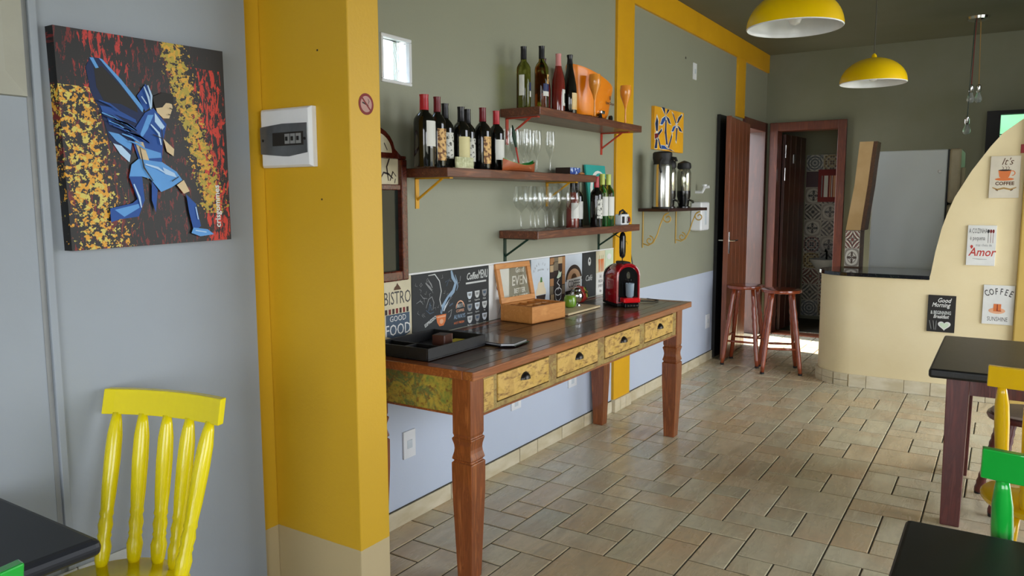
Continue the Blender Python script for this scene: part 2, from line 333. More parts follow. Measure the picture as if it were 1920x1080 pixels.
# back wall with bathroom door and window
w = MB()
for a in ((-2.45, -.62, 0, 3.1), (-.62, .108, 0, 1.72), (-.62, .108, 2.3, 3.1), (.108, 1.5, 0, 3.1), (1.5, 2.19, 2.28, 3.1), (2.19, 2.85, 0, 3.1)):
    w.box(8.74, 8.88, a[0], a[1], a[2], a[3])
tag(w.build('wall_back', M['green']), 'shade-darkened grey-green back wall with bathroom doorway and window', 'wall', kind='structure')  # darker copy of the wall green, dim light at this end put into the paint
w = MB()
for a in ((-2.6, -1.0, 0, 3.1), (-1.0, 1.4, 0, .7), (-1.0, 1.4, 2.2, 3.1), (1.4, 3.4, 0, 3.1), (3.4, 6.8, 2.8, 3.1), (6.8, 8.9, 0, 3.1)):
    w.box(a[0], a[1], -2.45, -2.3, a[2], a[3])
tag(w.build('wall_right', M['green']), 'grey-green right wall with wide openings', 'wall', kind='structure')
w = MB().box(-2.7, -2.55, .9, 2.45, 0, 3.1).box(-2.7, -2.55, -2.45, -2.1, 0, 3.1).box(-2.7, -2.55, -2.1, .9, 2.5, 3.1)
tag(w.build('wall_front', M['grey']), 'entrance side wall with a wide opening', 'wall', kind='structure')
tag(Box('ceiling', -2.7, 8.9, -2.45, 2.45, 3.045, 3.2, M['ceil']), 'dark olive painted ceiling', 'ceiling', kind='structure')
# bathroom
w = MB().box(10.1, 10.2, .9, 2.9, -.1, 2.6).box(8.88, 10.2, 2.7, 2.8, -.1, 2.6).box(8.88, 10.2, 1.0, 1.1, -.1, 2.6).box(8.88, 10.2, 1.0, 2.8, 2.5, 2.6)
bw = tag(w.build('wall_bathroom', M['green']), 'dim bathroom walls with patterned tiles seen through the doorway', 'wall', kind='structure')
def deco(i, bgc, c1, c2):
    m = D.materials.new('patterned_tile_%d' % i); m.use_nodes = True; t = NT(m)
    tx = t.new('ShaderNodeTexCoord'); s = t.new('ShaderNodeSeparateXYZ'); t.l.new(tx.outputs['Object'], s.inputs[0])
    x = t.m('MULTIPLY', t.m('ABSOLUTE', s.outputs[0]), 10.0); y = t.m('MULTIPLY', t.m('ABSOLUTE', s.outputs[1]), 10.0)   # 0..1
    r = t.m('SQRT', t.m('ADD', t.m('MULTIPLY', x, x), t.m('MULTIPLY', y, y))); d = t.m('ADD', x, y); mx = t.m('MAXIMUM', x, y)
    ang = t.m('ARCTAN2', y, x)
    if i == 0: f = t.m('SINE', t.m('MULTIPLY', r, 19)); f2 = t.m('COSINE', t.m('MULTIPLY', ang, 8))
    elif i == 1: f = t.m('SINE', t.m('MULTIPLY', d, 12)); f2 = t.m('SINE', t.m('MULTIPLY', t.m('MULTIPLY', x, y), 30))
    elif i == 2: f = t.m('SUBTRACT', t.m('COSINE', t.m('MULTIPLY', ang, 4)), t.m('SUBTRACT', t.m('MULTIPLY', r, 3), 1.2)); f2 = t.m('SINE', t.m('MULTIPLY', t.m('SUBTRACT', d, t.m('MULTIPLY', x, y)), 22))
    elif i == 3: f = t.m('MULTIPLY', t.m('SINE', t.m('MULTIPLY', x, 11)), t.m('SINE', t.m('MULTIPLY', y, 11))); f2 = t.m('COSINE', t.m('MULTIPLY', r, 14))
    else: f = t.m('SUBTRACT', .0, mx); f2 = t.m('SUBTRACT', mx, .93)
    a = t.mix(t.m('GREATER_THAN', f, .15), lin(bgc), lin(c1)); a = t.mix(t.m('MULTIPLY', t.m('GREATER_THAN', f2, .45), .75), a, lin(c2))
    a = t.mix(t.m('GREATER_THAN', mx, .955), a, lin('b9b4a6'))
    t.l.new(a, t.b.inputs['Base Color']); t.b.inputs['Roughness'].default_value = .3; return m
DK = [deco(0, 'aeada5', '43494d', '6f7478'), deco(1, 'aba79c', '2a2d30', '67615a'), deco(2, 'aeaaa0', '282c30', '736f67'), deco(3, 'aea78c', '4f4029', '8a723e'), deco(4, '4a363a', '4a363a', '3d2b30'), deco(1, 'b5afa0', '66302b', '322927'), deco(3, 'aeaaa0', '323539', '66312b')]  # darker copies of the post tile patterns, bathroom dimness put into the colours
PK = [deco(1, 'e3dccb', '7c3a34', '3a2f2c'), deco(2, 'd9d4c8', '4c3a30', '6f6256')]
def deco_tile(parent, mt, m4, s=.1):
    key = ('d', mt.name, s)
    if key not in TM:
        me = MB().box(-s+.0015, s-.0015, -s+.0015, s-.0015, -.004, .004).mesh('tile'); me.materials.append(mt); TM[key] = me
    o = D.objects.new('tile', TM[key]); COL.objects.link(o); o.parent = parent; o.matrix_basis = m4; return o
seq = [[0, 3, 5, 1], [4, 4, 2, 0], [2, 1, 3, 2], [1, 2, 0, 5], [2, 1, 6, 3], [6, 2, 1, 0], [3, 1, 2, 6], [5, 6, 3, 2], [1, 5, 0, 1], [0, 3, 2, 1]]
mrot = Matrix(((0, 0, -1, 0), (-1, 0, 0, 0), (0, 1, 0, 0), (0, 0, 0, 1)))
for r_ in range(10):
    for c_ in range(4):
        deco_tile(bw, DK[seq[r_][c_]], Matrix.Translation((10.094, 2.035-.2*c_, 1.937-.2*r_)) @ mrot)
# door frames
d = empty('door_1', (0, 0, 0), label='reddish wooden frame of the dark bathroom doorway', cat='door frame', kind='structure')
MB().box(8.70, 8.9, 2.15, 2.235, 0, 2.32).build('side_jamb', M['frame_wood'], d, bevel=.004); MB().box(8.70, 8.9, 1.455, 1.54, 0, 2.32).build('side_jamb', M['frame_wood'], d, bevel=.004)
MB().box(8.701, 8.9, 1.54, 2.15, 2.23, 2.319).build('head_jamb', M['frame_wood'], d, bevel=.004); MB().box(8.72, 8.9, 1.54, 2.15, -.02, .012).build('threshold', M['door'], d)
d = empty('door_2', (0, 0, 0), label='wooden frame of the side door opening to daylight', cat='door frame', kind='structure')
MB().box(7.86, 7.93, YW-.03, YW+.17, 0, 2.32).build('side_jamb', M['frame_wood'], d, bevel=.004); MB().box(8.62, 8.70, YW-.03, YW+.17, 0, 2.32).build('side_jamb', M['door_dark'], d, bevel=.004)  # far jamb in darker wood than the near one, its shade put into the colour
MB().box(7.93, 8.62, YW-.029, YW+.17, 2.22, 2.319).build('head_jamb', M['frame_wood'], d, bevel=.004)
# door leaves
d = empty('door_leaf', (7.9, 2.235, 0), math.atan2(2.165-2.235, 7.02-7.9), 'open brown wooden plank door leaf beside the bar stools', 'door')
for i in range(5):
    Box('plank', .03+i*.17, .03+(i+1)*.17-.004, -.018, .018, .01, 2.24, M['door'], d, bevel=.004)
Box('stile', .88, .905, -.022, .022, .008, 2.245, M['door'], d, bevel=.003)
lk = Box('lock_plate', .83, .87, .018, .024, 1.0, 1.2, M['chrome'], d, bevel=.002); MB().tube([(.85, .02, 1.12), (.85, .07, 1.12), (.76, .075, 1.12)], .008).build('handle', M['chrome'], lk, True)
lk = Box('lock_plate', .83, .87, -.024, -.018, 1.0, 1.2, M['chrome'], d, bevel=.002); MB().tube([(.85, -.02, 1.12), (.85, -.07, 1.12), (.76, -.075, 1.12)], .008).build('handle', M['chrome'], lk, True)
d = empty('dark_band_panel', (7.06, YW-.001, 0), label='tall black panel added on the wall behind the open door leaf', cat='shutter')  # added flat panel that draws the dark band beside the leaf
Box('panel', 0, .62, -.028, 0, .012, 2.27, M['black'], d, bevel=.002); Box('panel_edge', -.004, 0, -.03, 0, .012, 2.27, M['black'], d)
d = empty('door_leaf', (8.9, 2.13, 0), math.atan2(-.06, .75), 'very dark wooden door leaf opened into the bathroom', 'door')
for i in range(4): Box('plank', .01+i*.185, .01+(i+1)*.185-.004, -.017, .017, .02, 2.21, M['door_dark'], d, bevel=.004)
for z in (1.95, 1.7): MB().lathe([(.009, 0), (.009, .14)], 10, (.0, -.022, z)).build('hinge', M['chrome'], d, True)
Box('hook_plate', .3, .36, -.022, -.017, 1.9, 2.0, M['steel'], d)
# window in the back wall
d = empty('window_1', (0, 0, 0), label='small black framed window with greenish panes behind the arch', cat='window', kind='structure')
MB().box(8.70, 8.80, .108, .22, 1.70, 2.32).build('shutter', M['black'], d, bevel=.003)
for y0, y1, z0, z1 in ((-.62, .108, 2.285, 2.32), (-.62, .108, 1.70, 1.735), (-.66, -.62, 1.7, 2.32)): MB().box(8.71, 8.80, y0, y1, z0, z1).build('window_frame', M['black'], d)
wg = glassm('green_tinted_glass', lin('b4e0c4'), .2)
for k in range(3):
    MB().box(8.765, 8.771, -.62, .108, 1.735+k*.185, 1.735+(k+1)*.185-.008).build('pane', wg, d); MB().box(8.755, 8.78, -.62, .108, 1.735+(k+1)*.185-.008, 1.735+(k+1)*.185).build('glazing_bar', M['black'], d)
# glass block
d = empty('window_2', (0, 0, 0), label='square glass block set high in the green wall beside the yellow column', cat='glass block', kind='structure')
MB().box(2.539, 2.735, YW+.02, YW+.13, 2.007, 2.208).build('glass_body', M['glass_frost'], d, bevel=.01)
b = MB(); 
for z0, z1 in ((2.005, 2.02), (2.195, 2.21)): b.box(2.537, 2.737, YW-.006, YW+.02, z0, z1)
b.box(2.537, 2.552, YW-.006, YW+.02, 2.02, 2.195).box(2.722, 2.737, YW-.006, YW+.02, 2.02, 2.195); b.build('rim', M['white'], d, bevel=.004)
b = MB()
for k in range(4): b.tube([(2.70-.02*k, YW+.015, 2.03), (2.695-.025*k, YW+.01, 2.09+.01*k), (2.68-.03*k, YW+.015, 2.18)], .005)
b.build('glass_wave', M['glass'], d, True)
# baseboards
def basebd(name, label, x0, x1, y, z=.08, seed=1):
    e = empty(name, label=label, cat='baseboard', kind='structure'); rr = random.Random(seed); x = x0
    while x < x1-.01:
        L = min(rr.choice([.2, .31, .45, .3, .62]), x1-x); Box('tile', x+.003, x+L-.003, y-.011, y+.004, 0, z, M['base_tile'], e, bevel=.001, seg=1); x += L
    Box('top_grout', x0, x1, y-.006, y+.003, 0, z+.004, M['grout'], e)
basebd('baseboard_left', 'cream tile skirting along the green wall left of the yellow stripe', 2.05, 4.86, YW)
basebd('baseboard_middle', 'cream tile skirting between yellow stripe and door', 5.14, 7.85, YW, seed=4)
e = empty('baseboard_stripe', label='cream tile foot of the yellow stripe', cat='baseboard', kind='structure')
for k in range(3): Box('tile', 4.858+.094*k, 4.858+.094*k+.09, YW-.035, YW, 0, .09, M['base_tile'], e, bevel=.001, seg=1)
e = empty('baseboard_entrance', label='tall pale tiles along the foot of the grey wall', cat='baseboard', kind='structure')
for k in range(8): Box('tile', 1.29-.165*(k+1), 1.287-.165*k, 2.242, 2.252, 0, .428, mat('pale_tile_%d' % k, 'c6cacb', .35, c2='b8bdbf'), e, bevel=.001, seg=1)
# molding on the grey wall
e = empty('trim_5', label='pale grey vertical molding and raised panel left of the painting', cat='molding', kind='structure')
Box('molding_strip', 1.095, 1.117, 2.238, 2.252, .43, 3.04, M['grey'], e, bevel=.003)
pn = mat('raised_panel_paint', 'a9a99c', .55, c2='a09f92')
MB().rings([[(.2, 2.249, 1.778), (1.078, 2.249, 1.778), (1.078, 2.249, 3.04), (.2, 2.249, 3.04)], [(.2, 2.235, 1.78), (1.076, 2.235, 1.78), (1.076, 2.235, 3.04), (.2, 2.235, 3.04)], [(.26, 2.222, 1.84), (1.02, 2.222, 1.84), (1.02, 2.222, 2.98), (.26, 2.222, 2.98)]], cap0=False).build('raised_panel', pn, e)
Box('shadow_groove', 1.080, 1.094, 2.2485, 2.2495, .43, 3.04, M['p_grey'], e)
# ---------------------------------------------------------------- counter and arch wall
fp = [(6.57, .472), (6.57, .99)]+[(6.87-.3*math.cos(R(a)), .99+.3*math.sin(R(a))) for a in range(10, 180, 10)]+[(7.17, .99), (7.17, .472)]
arch = [(.472, 0), (.472, .89), (.462, .935), (.44, 1.1), (.409, 1.27), (.376, 1.39), (.336, 1.507), (.238, 1.699), (.132, 1.867), (.063, 1.958), (-.057, 2.055), (-.3, 2.2), (-.7, 2.32), (-2.3, 2.36), (-2.3, 0)]
cw = empty('wall_counter', label='cream plastered counter wall with curved end and swooping arch edge', cat='wall', kind='structure')
MB().prism(fp, 2, 0, .888).build('counter_body', M['cream'], cw, smooth=True)
MB().prism([(y, z) for y, z in arch], 0, 6.57, 6.72).build('arch_wall', M['cream'], cw)
tag(Box('trim_6', 6.53, 6.568, -.36, -.083, 0, 2.36, M['ochre'], bevel=.01), 'ochre pilaster at right edge beside the coffee signs', 'pilaster', kind='structure')
fo = [(6.725, .2), (6.725, .466), (6.55, .466), (6.55, .99)]+[(6.87-.32*math.cos(R(a)), .99+.32*math.sin(R(a))) for a in range(10, 180, 10)]+[(7.19, .99), (7.19, .2)]
tag(MB().prism(fo, 2, .888, .918).build('countertop', M['granite'], bevel=.004), 'polished black granite top on the curved cream counter', 'countertop')
e = empty('baseboard_counter', label='cream tile skirting around the foot of the curved counter', cat='baseboard', kind='structure')
ys = [1.0, .87, .6, .42, .06, -.3]
for a, b_ in zip(ys, ys[1:]): Box('tile', 6.553, 6.572, b_+.002, a-.002, 0, .1, M['base_tile'], e, bevel=.001, seg=1)
for k in range(5):
    a0, a1 = 3+k*22, 23+k*22
    for z0, z1 in ((0, .045), (.048, .1)):
        pts = [(6.87-.318*math.cos(R(a)), .99+.318*math.sin(R(a))) for a in (a0, (a0+a1)/2, a1)]+[(6.87-.298*math.cos(R(a)), .99+.298*math.sin(R(a))) for a in (a1, (a0+a1)/2, a0)]
        MB().prism(pts, 2, z0, z1).build('tile', M['base_tile'], e)
# leaning remnant of the arch on the counter
e = empty('wall_post', label='narrow leaning cream post with patterned tiles at its foot on the counter', cat='post', kind='structure')
fc = [(1.151, 1.036, 1.235), (1.125, 1.018, 1.42), (1.099, .997, 1.61), (1.085, .983, 1.8), (1.073, .968, 1.97)]
cf = mat('post_plaster', 'c9a878', .7, c2='bd9b68', bump=.15); pd = wood('post_side_wood', '6a4524', '4a2f1a', None, .6)
MB().rings([[(7.05, a, z), (7.05, b_, z), (7.28, b_, z), (7.28, a, z)] for a, b_, z in fc]).build('upper_post', cf, e)
MB().box(7.054, 7.28, 1.036, 1.151, 0, 1.235).build('post_core', pd, e)
MB().rings([[(7.06, b_-.0005, z), (7.06, b_-.03, z), (7.27, b_-.03, z), (7.27, b_-.0005, z)] for a, b_, z in fc]).build('side_board', pd, e)
mp = Matrix(((0, 0, -1, 0), (-1, 0, 0, 0), (0, 1, 0, 0), (0, 0, 0, 1)))
for k, q in enumerate((0, 1)): deco_tile(e, PK[q], Matrix.Translation((7.05, 1.0935, 1.155-k*.152)) @ mp @ Matrix.Diagonal((.575, .76, 1, 1)))
# ---------------------------------------------------------------- fridge
e = empty('refrigerator', (7.3, .44, 0), label='tall grey two-door refrigerator behind the counter', cat='refrigerator')
Box('body', 0, .6, 0, .555, .05, 1.9, M['fridge'], e, bevel=.008); Box('foot_grille', .02, .58, .03, .5, 0, .05, M['black'], e)
Box('freezer_door', 0, .6, -.1, -.012, 1.46, 1.905, M['fridge_d'], e, bevel=.02, seg=3); Box('main_door', 0, .6, -.1, -.012, .06, 1.45, M['fridge_d'], e, bevel=.02, seg=3)
Box('gasket', .01, .59, -.012, 0, .06, 1.9, M['black'], e); Box('handle', .04, .07, -.13, -.1, 1.5, 1.75, M['fridge_d'], e, bevel=.006)
tag(MB().lathe([(.014, 0), (.016, .006), (.01, .012)], 14).build('magnet', M['white'], smooth=True), 'tiny round white magnet on the grey side of the refrigerator', 'magnet')
D.objects['magnet'].matrix_world = Matrix.Translation((7.3, .49, 1.72)) @ Matrix.Rotation(R(-90), 4, 'Y')
# ---------------------------------------------------------------- reclaimed wood sideboard table
T0, T1, TY0, TY1, TZ = 2.285, 4.65, 1.64, 2.279, .86
tb = empty('console_table', (0, 0, 0), label='long reclaimed wood console table with four yellow distressed drawers', cat='table')
m = MB().box(T0, T1, TY0, TY0+.05, TZ-.035, TZ).box(T0, T1, TY1-.05, TY1, TZ-.035, TZ).box(T0, T0+.06, TY0+.05, TY1-.05, TZ-.035, TZ).box(T1-.06, T1, TY0+.05, TY1-.05, TZ-.035, TZ)
m.build('top_border', M['edge_wood'], tb, bevel=.004)
Box('top_base', T0+.02, T1-.02, TY0+.02, TY1-.02, TZ-.034, TZ-.012, M['plank'][0], tb)
rr = random.Random(3); y = TY0+.05; row = 0
while y < TY1-.055:
    wd = min(rr.choice([.075, .09, .065]), TY1-.05-y); x = T0+.06; x_off = rr.uniform(.2, .6)
    while x < T1-.065:
        L = min(x_off, T1-.06-x); Box('plank', x+.0008, x+L-.0008, y+.0008, y+wd-.0008, TZ-.012, TZ-rr.uniform(.0004, .0016), rr.choice(M['plank']+[M['plank'][0]]), tb, bevel=.0008, seg=1); x += L; x_off = rr.uniform(.35, .9)
    y += wd
def leg(x, y):
    def sq(h, z): return [(x-h, y-h, z), (x+h, y-h, z), (x+h, y+h, z), (x-h, y+h, z)]
    P = [(.044, .825), (.044, .60), (.044, .595), (.041, .585), (.041, .582), (.047, .576), (.046, .57), (.041, .55), (.0395, .535), (.041, .52), (.046, .5), (.047, .493), (.041, .488), (.041, .484), (.048, .478), (.048, .47), (.047, .36), (.034, 0)]
    return MB().rings([sq(h, z) for h, z in P[::-1]]).build('leg', M['leg_wood'], tb, bevel=.0015, seg=1)
LX0, LX1, LY0, LY1 = T0+.09, T1-.085, TY0+.09, TY1-.05
for x in (LX0, LX1):
    for y in (LY0, LY1): leg(x, y)
AZ0, AZ1, AY = .665, .825, TY0+.052
fx0, fx1 = LX0+.047, LX1-.047
DR = [(2.52, 2.94), (3.01, 3.43), (3.505, 3.955), (4.022, 4.46)]
m = MB().box(fx0, fx1, AY, AY+.03, AZ0, .686).box(fx0, fx1, AY, AY+.03, .806, AZ1)
xs = [fx0]+[v for d_ in DR for v in d_]+[fx1]
for i in range(0, len(xs), 2): m.box(xs[i], xs[i+1], AY, AY+.03, .686, .806)
m.build('front_apron', M['paint_o'], tb); Box('apron_back_board', fx0, fx1, AY+.03, AY+.04, AZ0, AZ1, M['black'], tb)
Box('yellow_block', fx0+.005, 2.495, AY-.002, AY, .672, .8, M['paint_y'], tb)
for a, b_ in DR:
    dr = Box('drawer', a+.006, b_-.006, AY-.004, AY+.02, .692, .800, M['paint_y'], tb, bevel=.002)
    cx_ = (a+b_)/2
    m = MB(); rg = []
    for i in range(7):
        al = R(i*15); rg.append([(cx_+(.032*math.cos(t_))*1, AY-.004-.022*math.sin(al)*max(math.sin(t_), 0.05), .742+.028*math.sin(t_)*math.cos(al)+.002) for t_ in [R(k*18) for k in range(11)]])
    vs = [p for g in rg for p in g]; n_ = 11
    m.add(vs, [(i*n_+k, i*n_+k+1, (i+1)*n_+k+1, (i+1)*n_+k) for i in range(6) for k in range(10)])
    m.tube([(cx_+.033*math.cos(R(k*18)), AY-.006, .742+.03*math.sin(R(k*18))) for k in range(11)], .0025, 6)
    m.build('cup_pull', mat('dark_bronze', '3a3733', .3, metal=.8), dr, True)
Box('side_apron', LX0-.012, LX0+.012, LY0+.047, LY1-.047, AZ0, AZ1, M['paint_g'], tb); Box('side_apron', LX1-.012, LX1+.012, LY0+.047, LY1-.047, AZ0, AZ1, M['paint_o'], tb); Box('back_apron', fx0, fx1, LY1+.01, LY1+.03, AZ0, AZ1, M['paint_o'], tb)
Box('apron_rail', LX0-.016, LX0+.012, LY0+.047, LY1-.047, AZ0-.008, AZ0, M['edge_wood'], tb); Box('apron_rail', fx0, fx1, AY-.003, AY+.03, AZ0-.008, AZ0, M['edge_wood'], tb)
# ---------------------------------------------------------------- wall shelves
def shelf(name, label, x0, x1, z0, z1, y0=2.045, mt=None, brk=(), bm=None, seed=1):
    rr = random.Random(seed); e = empty(name, (x0, YW, z0), label=label, cat='shelf')
    n = 9; front = [(x0+(x1-x0)*i/n, y0+rr.uniform(-.004, .004)) for i in range(n+1)]
    o = MB().prism([(x-x0, y-YW) for x, y in front]+[(x1-x0, -.002), (0, -.002)], 2, 0, z1-z0).build('board', mt or M['shelf'], e, bevel=.003)
    for bx in brk:
        m = MB().box(bx-x0-.012, bx-x0+.012, -.005, 0, -.14, 0).box(bx-x0-.012, bx-x0+.012, -.2, 0, -.006, 0)
        m.tube([(bx-x0, -.003, -.10), (bx-x0, -.15, -.004)], .006, 6); m.build('bracket', bm, e)
    return e
shelf('wall_shelf', 'left dark wooden shelf on yellow bracket, holding red wine bottles', 2.68, 4.106, 1.60, 1.64, brk=(2.76, 3.95), bm=M['iron_y'], seed=2)
shelf('wall_shelf', 'topmost wooden shelf on red brackets, holding the orange ice bucket', 3.453, 4.759, 1.933, 1.975, brk=(3.52, 4.664), bm=M['iron_r'], seed=3)
shelf('wall_shelf', 'lowest wooden shelf on dark green brackets, holding wine glasses', 3.44, 4.759, 1.294, 1.336, brk=(3.495, 4.638), bm=M['iron_g'], seed=5)
e = shelf('wall_shelf', 'small dark shelf on golden scroll brackets, holding thermos flasks', 5.285, 6.13, 1.41, 1.433, 2.05, wood('dark_shelf_wood', '3a1a15', '28100d', '45221b', .35), seed=6)
def spiral(cx, cz, r0, a0, turns, n=22, sgn=1): return [(cx+r0*(1-.75*i/n)*math.cos(a0+sgn*turns*2*math.pi*i/n), cz+r0*(1-.75*i/n)*math.sin(a0+sgn*turns*2*math.pi*i/n)) for i in range(n+1)]
for bx in (5.37, 6.05):
    m = MB(); x = bx-5.285
    m.tube([(x, -.006, 0), (x, -.006, -.27)], .0055, 6)
    pts = spiral(-.06, -.215, .035, R(90), 1.25, sgn=1)[::-1]; top = spiral(-.2, -.05, .04, R(100), 1.25, sgn=-1)
    mid = [(-.095+.0, -.23), (-.13, -.17), (-.155, -.09), (-.185, -.02)]
    m.tube([(x, u, v) for u, v in pts], .0045, 6); m.tube([(x, u, v) for u, v in top], .0045, 6)
    m.tube([(x, u, v) for u, v in [(-.01, -.24), (-.05, -.252), (-.09, -.23), (-.12, -.17), (-.145, -.09), (-.17, -.03), (-.2, -.01)]], .005, 6)
    m.build('scroll_bracket', M['iron_gold'], e, True)
# ---------------------------------------------------------------- bottles
BP = dict(bord=[(.036, 0), (.0375, .004), (.0375, .185), (.036, .2), (.028, .215), (.0165, .228), (.0145, .24), (.014, .292), (.0155, .294), (.0155, .3)],
          rhine=[(.036, 0), (.0365, .004), (.0365, .14), (.034, .17), (.026, .205), (.018, .23), (.0145, .25), (.014, .292), (.0155, .294), (.0155, .3)],
          champ=[(.04, 0), (.0425, .005), (.0425, .12), (.039, .15), (.030, .19), (.020, .23), (.0145, .27), (.014, .288), (.017, .29), (.017, .3)])
def bottle(x, y, z, h, kind, glass, cap, lab, label, group, labz=(.05, .16), lw=70, fac=-100, capl=.065, ds=1.0, extra=None):
    s = h/.3; e = empty('wine_bottle', (x, y, z), label=label, cat='bottle', group=group)
    P = [(r*ds, zz*s) for r, zz in BP[kind]]; MB().lathe(P, 24).build('glass_body', glass, e, True, ang=50)
    zt = h; zb = h-capl
    def rad(zq):
        for (r0, a), (r1, b_) in zip(P, P[1:]):
            if a <= zq <= b_: return r0+(r1-r0)*(zq-a)/max(b_-a, 1e-6)
        return P[-1][0]
    zs = [zb+(zt-zb)*i/6 for i in range(7)]
    MB().lathe([(rad(q)+.0012, q) for q in zs]+[(.001, zt+.001)], 20, cap0=False).build('capsule', cap, e, True, ang=50)
    def lab_(mt, z0, z1, lw, fac, nm='label'):
        rr_ = max(rad(z0*s), rad(z1*s))+.0007; n = 10; vs = []
        for i in range(n+1):
            a = R(fac-lw+2*lw*i/n); vs += [(rr_*math.cos(a), rr_*math.sin(a), z0*s), (rr_*math.cos(a), rr_*math.sin(a), z1*s)]
        MB().add(vs, [(2*i, 2*i+2, 2*i+3, 2*i+1) for i in range(n)]).build(nm, mt, e, True)
    if lab: lab_(lab, labz[0], labz[1], lw, fac)
    for q in (extra or []): lab_(*q)
    return e
G1 = 'red wine bottles on the left shelf'
s1 = 1.64
bottle(2.614, 2.12, s1, .305, 'bord', M['bottle'], M['cap_r'], M['lab_w'], 'leftmost wine bottle with bright red capsule and plain white label', G1, (.085, .19), 42, -88, ds=1.25)
bottle(2.703, 2.12, s1, .305, 'bord', M['bottle'], M['cap_dr'], M['lab_o'], 'dark red capped wine bottle with ornate golden label, second on left shelf', G1, (.03, .165), 46, -95, ds=1.0)
bottle(2.785, 2.14, s1, .286, 'bord', M['bottle'], M['cap_k'], M['lab_g'], 'black capped bottle with grey tree label left of the cream label', G1, (.045, .165), 60, -95)
bottle(2.878, 2.12, s1, .279, 'bord', M['bottle'], M['cap_k'], M['lab_c'], 'black capped bottle with cream label in the middle of left shelf', G1, (.04, .155), 66, -92, ds=1.05)
bottle(2.968, 2.15, s1, .279, 'bord', M['bottle'], M['cap_k'], M['lab_g'], 'black capped bottle with grey tree label right of the cream label', G1, (.04, .155), 60, -95)
bottle(3.05, 2.12, s1, .292, 'bord', M['bottle'], M['cap_dr'], M['lab_o'], 'dark red capped bottle with ornate golden label beside black capped ones', G1, (.03, .16), 46, -92, ds=1.05)
bottle(3.18, 2.13, s1, .29, 'bord', M['bottle'], M['cap_r'], M['lab_w'], 'red capped bottle with square white label beside the boat bowl', G1, (.055, .155), 62, -88, ds=1.05)
G2 = 'bottles on the top shelf'; s2 = 1.975
bottle(3.50, 2.17, s2, .315, 'bord', M['wine_w'], M['cap_k'], M['lab_w'], 'leftmost green-gold white wine bottle on the top shelf', G2, (.06, .16), 22, -165, extra=[(M['lab_b'], .085, .125, 26, -70), (M['lab_w'], .055, .083, 22, -70)])
bottle(3.60, 2.12, s2, .328, 'bord', M['wine_w'], M['cap_k'], M['lab_b'], 'green-gold bottle with navy and white label, second on the top shelf', G2, (.085, .12), 50, -85, extra=[(M['lab_w'], .062, .084, 50, -85), (M['lab_o'], .12, .165, 20, -80)])
bottle(3.70, 2.17, s2, .285, 'champ', M['wine_p'], M['cap_k'], M['p_pink'], 'dark pink bottle half hidden behind the pink capped bottle', G2, (.03, .1), 20, -140)
bottle(3.745, 2.10, s2, .308, 'rhine', M['wine_p'], M['cap_p'], M['lab_w'], 'rose bottle with pink capsule and portrait label on the top shelf', G2, (.03, .115), 38, -75, ds=1.0, extra=[(M['p_black'], .045, .095, 16, -72, 'label_portrait')])
bottle(3.875, 2.10, s2, .322, 'champ', M['bottle'], M['cap_k'], mat('stripe_label', 'e0cf9e', .5, c2='d9a24a'), 'black sparkling wine bottle with cream and gold label beside ice bucket', G2, (.02, .105), 42, -90, ds=.95, capl=.05)
G3 = 'bottles on the lowest shelf'; s3 = 1.336
bottle(4.01, 2.15, s3, .27, 'rhine', M['wine_p'], M['cap_k'], M['lab_w'], 'rose bottle with broad white label behind the wine glasses', G3, (.06, .16), 62, -100, ds=1.05)
bottle(4.12, 2.18, s3, .285, 'bord', M['bottle'], M['cap_k'], M['lab_w'], 'dark bottle with white label behind rightmost wine glass', G3, (.05, .16), 55, -100)
bottle(4.18, 2.08, s3, .3, 'bord', M['bottle'], M['cap_r'], M['lab_g'], 'red capped bottle with sketched white label on the lowest shelf', G3, (.05, .165), 55, -90)
bottle(4.30, 2.10, s3, .318, 'bord', M['wine_w'], M['cap_y'], M['lab_w'], 'lime capped bottle with white label, left one of the lime capped pair', G3, (.06, .17), 58, -90)
bottle(4.385, 2.10, s3, .318, 'bord', M['wine_w'], M['cap_y'], M['lab_w'], 'lime capped bottle with white label, right one of the lime capped pair', G3, (.06, .17), 58, -90)
# ---------------------------------------------------------------- stemware
def stem(kind):
    if kind == 'flute': outer = [(.032, 0), (.03, .003), (.006, .008), (.004, .02), (.004, .075), (.008, .09), (.02, .115), (.027, .145), (.0275, .18), (.024, .225)]
    else: outer = [(.036, 0), (.034, .003), (.007, .008), (.0045, .02), (.0045, .095), (.01, .105), (.03, .125), (.041, .15), (.042, .175), (.038, .2), (.032, .235)]
    return MB().lathe([(.0005, 0)]+outer, 20, cap0=False, cap1=False).mesh('glass_body', True)
    k = next(i for i, (r, z) in enumerate(outer) if z > .08); inner = [(max(r-.0016, .0008), z+.0012) for r, z in outer[k:]][::-1]; inner[0] = (outer[-1][0]-.0014, outer[-1][1])
    return MB().lathe([(.0005, 0)]+outer+inner+[(.0006, outer[k][1]+.004)], 20, cap0=False, cap1=False).mesh('glass_body', True)
FM, WM = stem('flute'), stem('wine')
for me in (FM, WM): me.materials.append(M['glass'])
ORD = ['first', 'second', 'third', 'fourth', 'fifth']
fl = [(3.40, 2.22), (3.48, 2.21), (3.56, 2.21), (3.64, 2.215), (3.36, 2.14), (3.455, 2.12), (3.55, 2.12), (3.66, 2.10)]
for i, (x, y) in enumerate(fl):
    o = obj('champagne_flute', FM, None); o.location = (x, y, s1); tag(o, ORD[i % 4]+' from left in the '+('back' if i < 4 else 'front')+' row of clear champagne flutes on the left shelf', 'glass', 'flutes on the left shelf')
wgp = [(3.52, 2.2), (3.62, 2.2), (3.72, 2.21), (3.82, 2.21), (3.50, 2.10), (3.60, 2.095), (3.70, 2.10), (3.80, 2.095), (3.90, 2.09)]
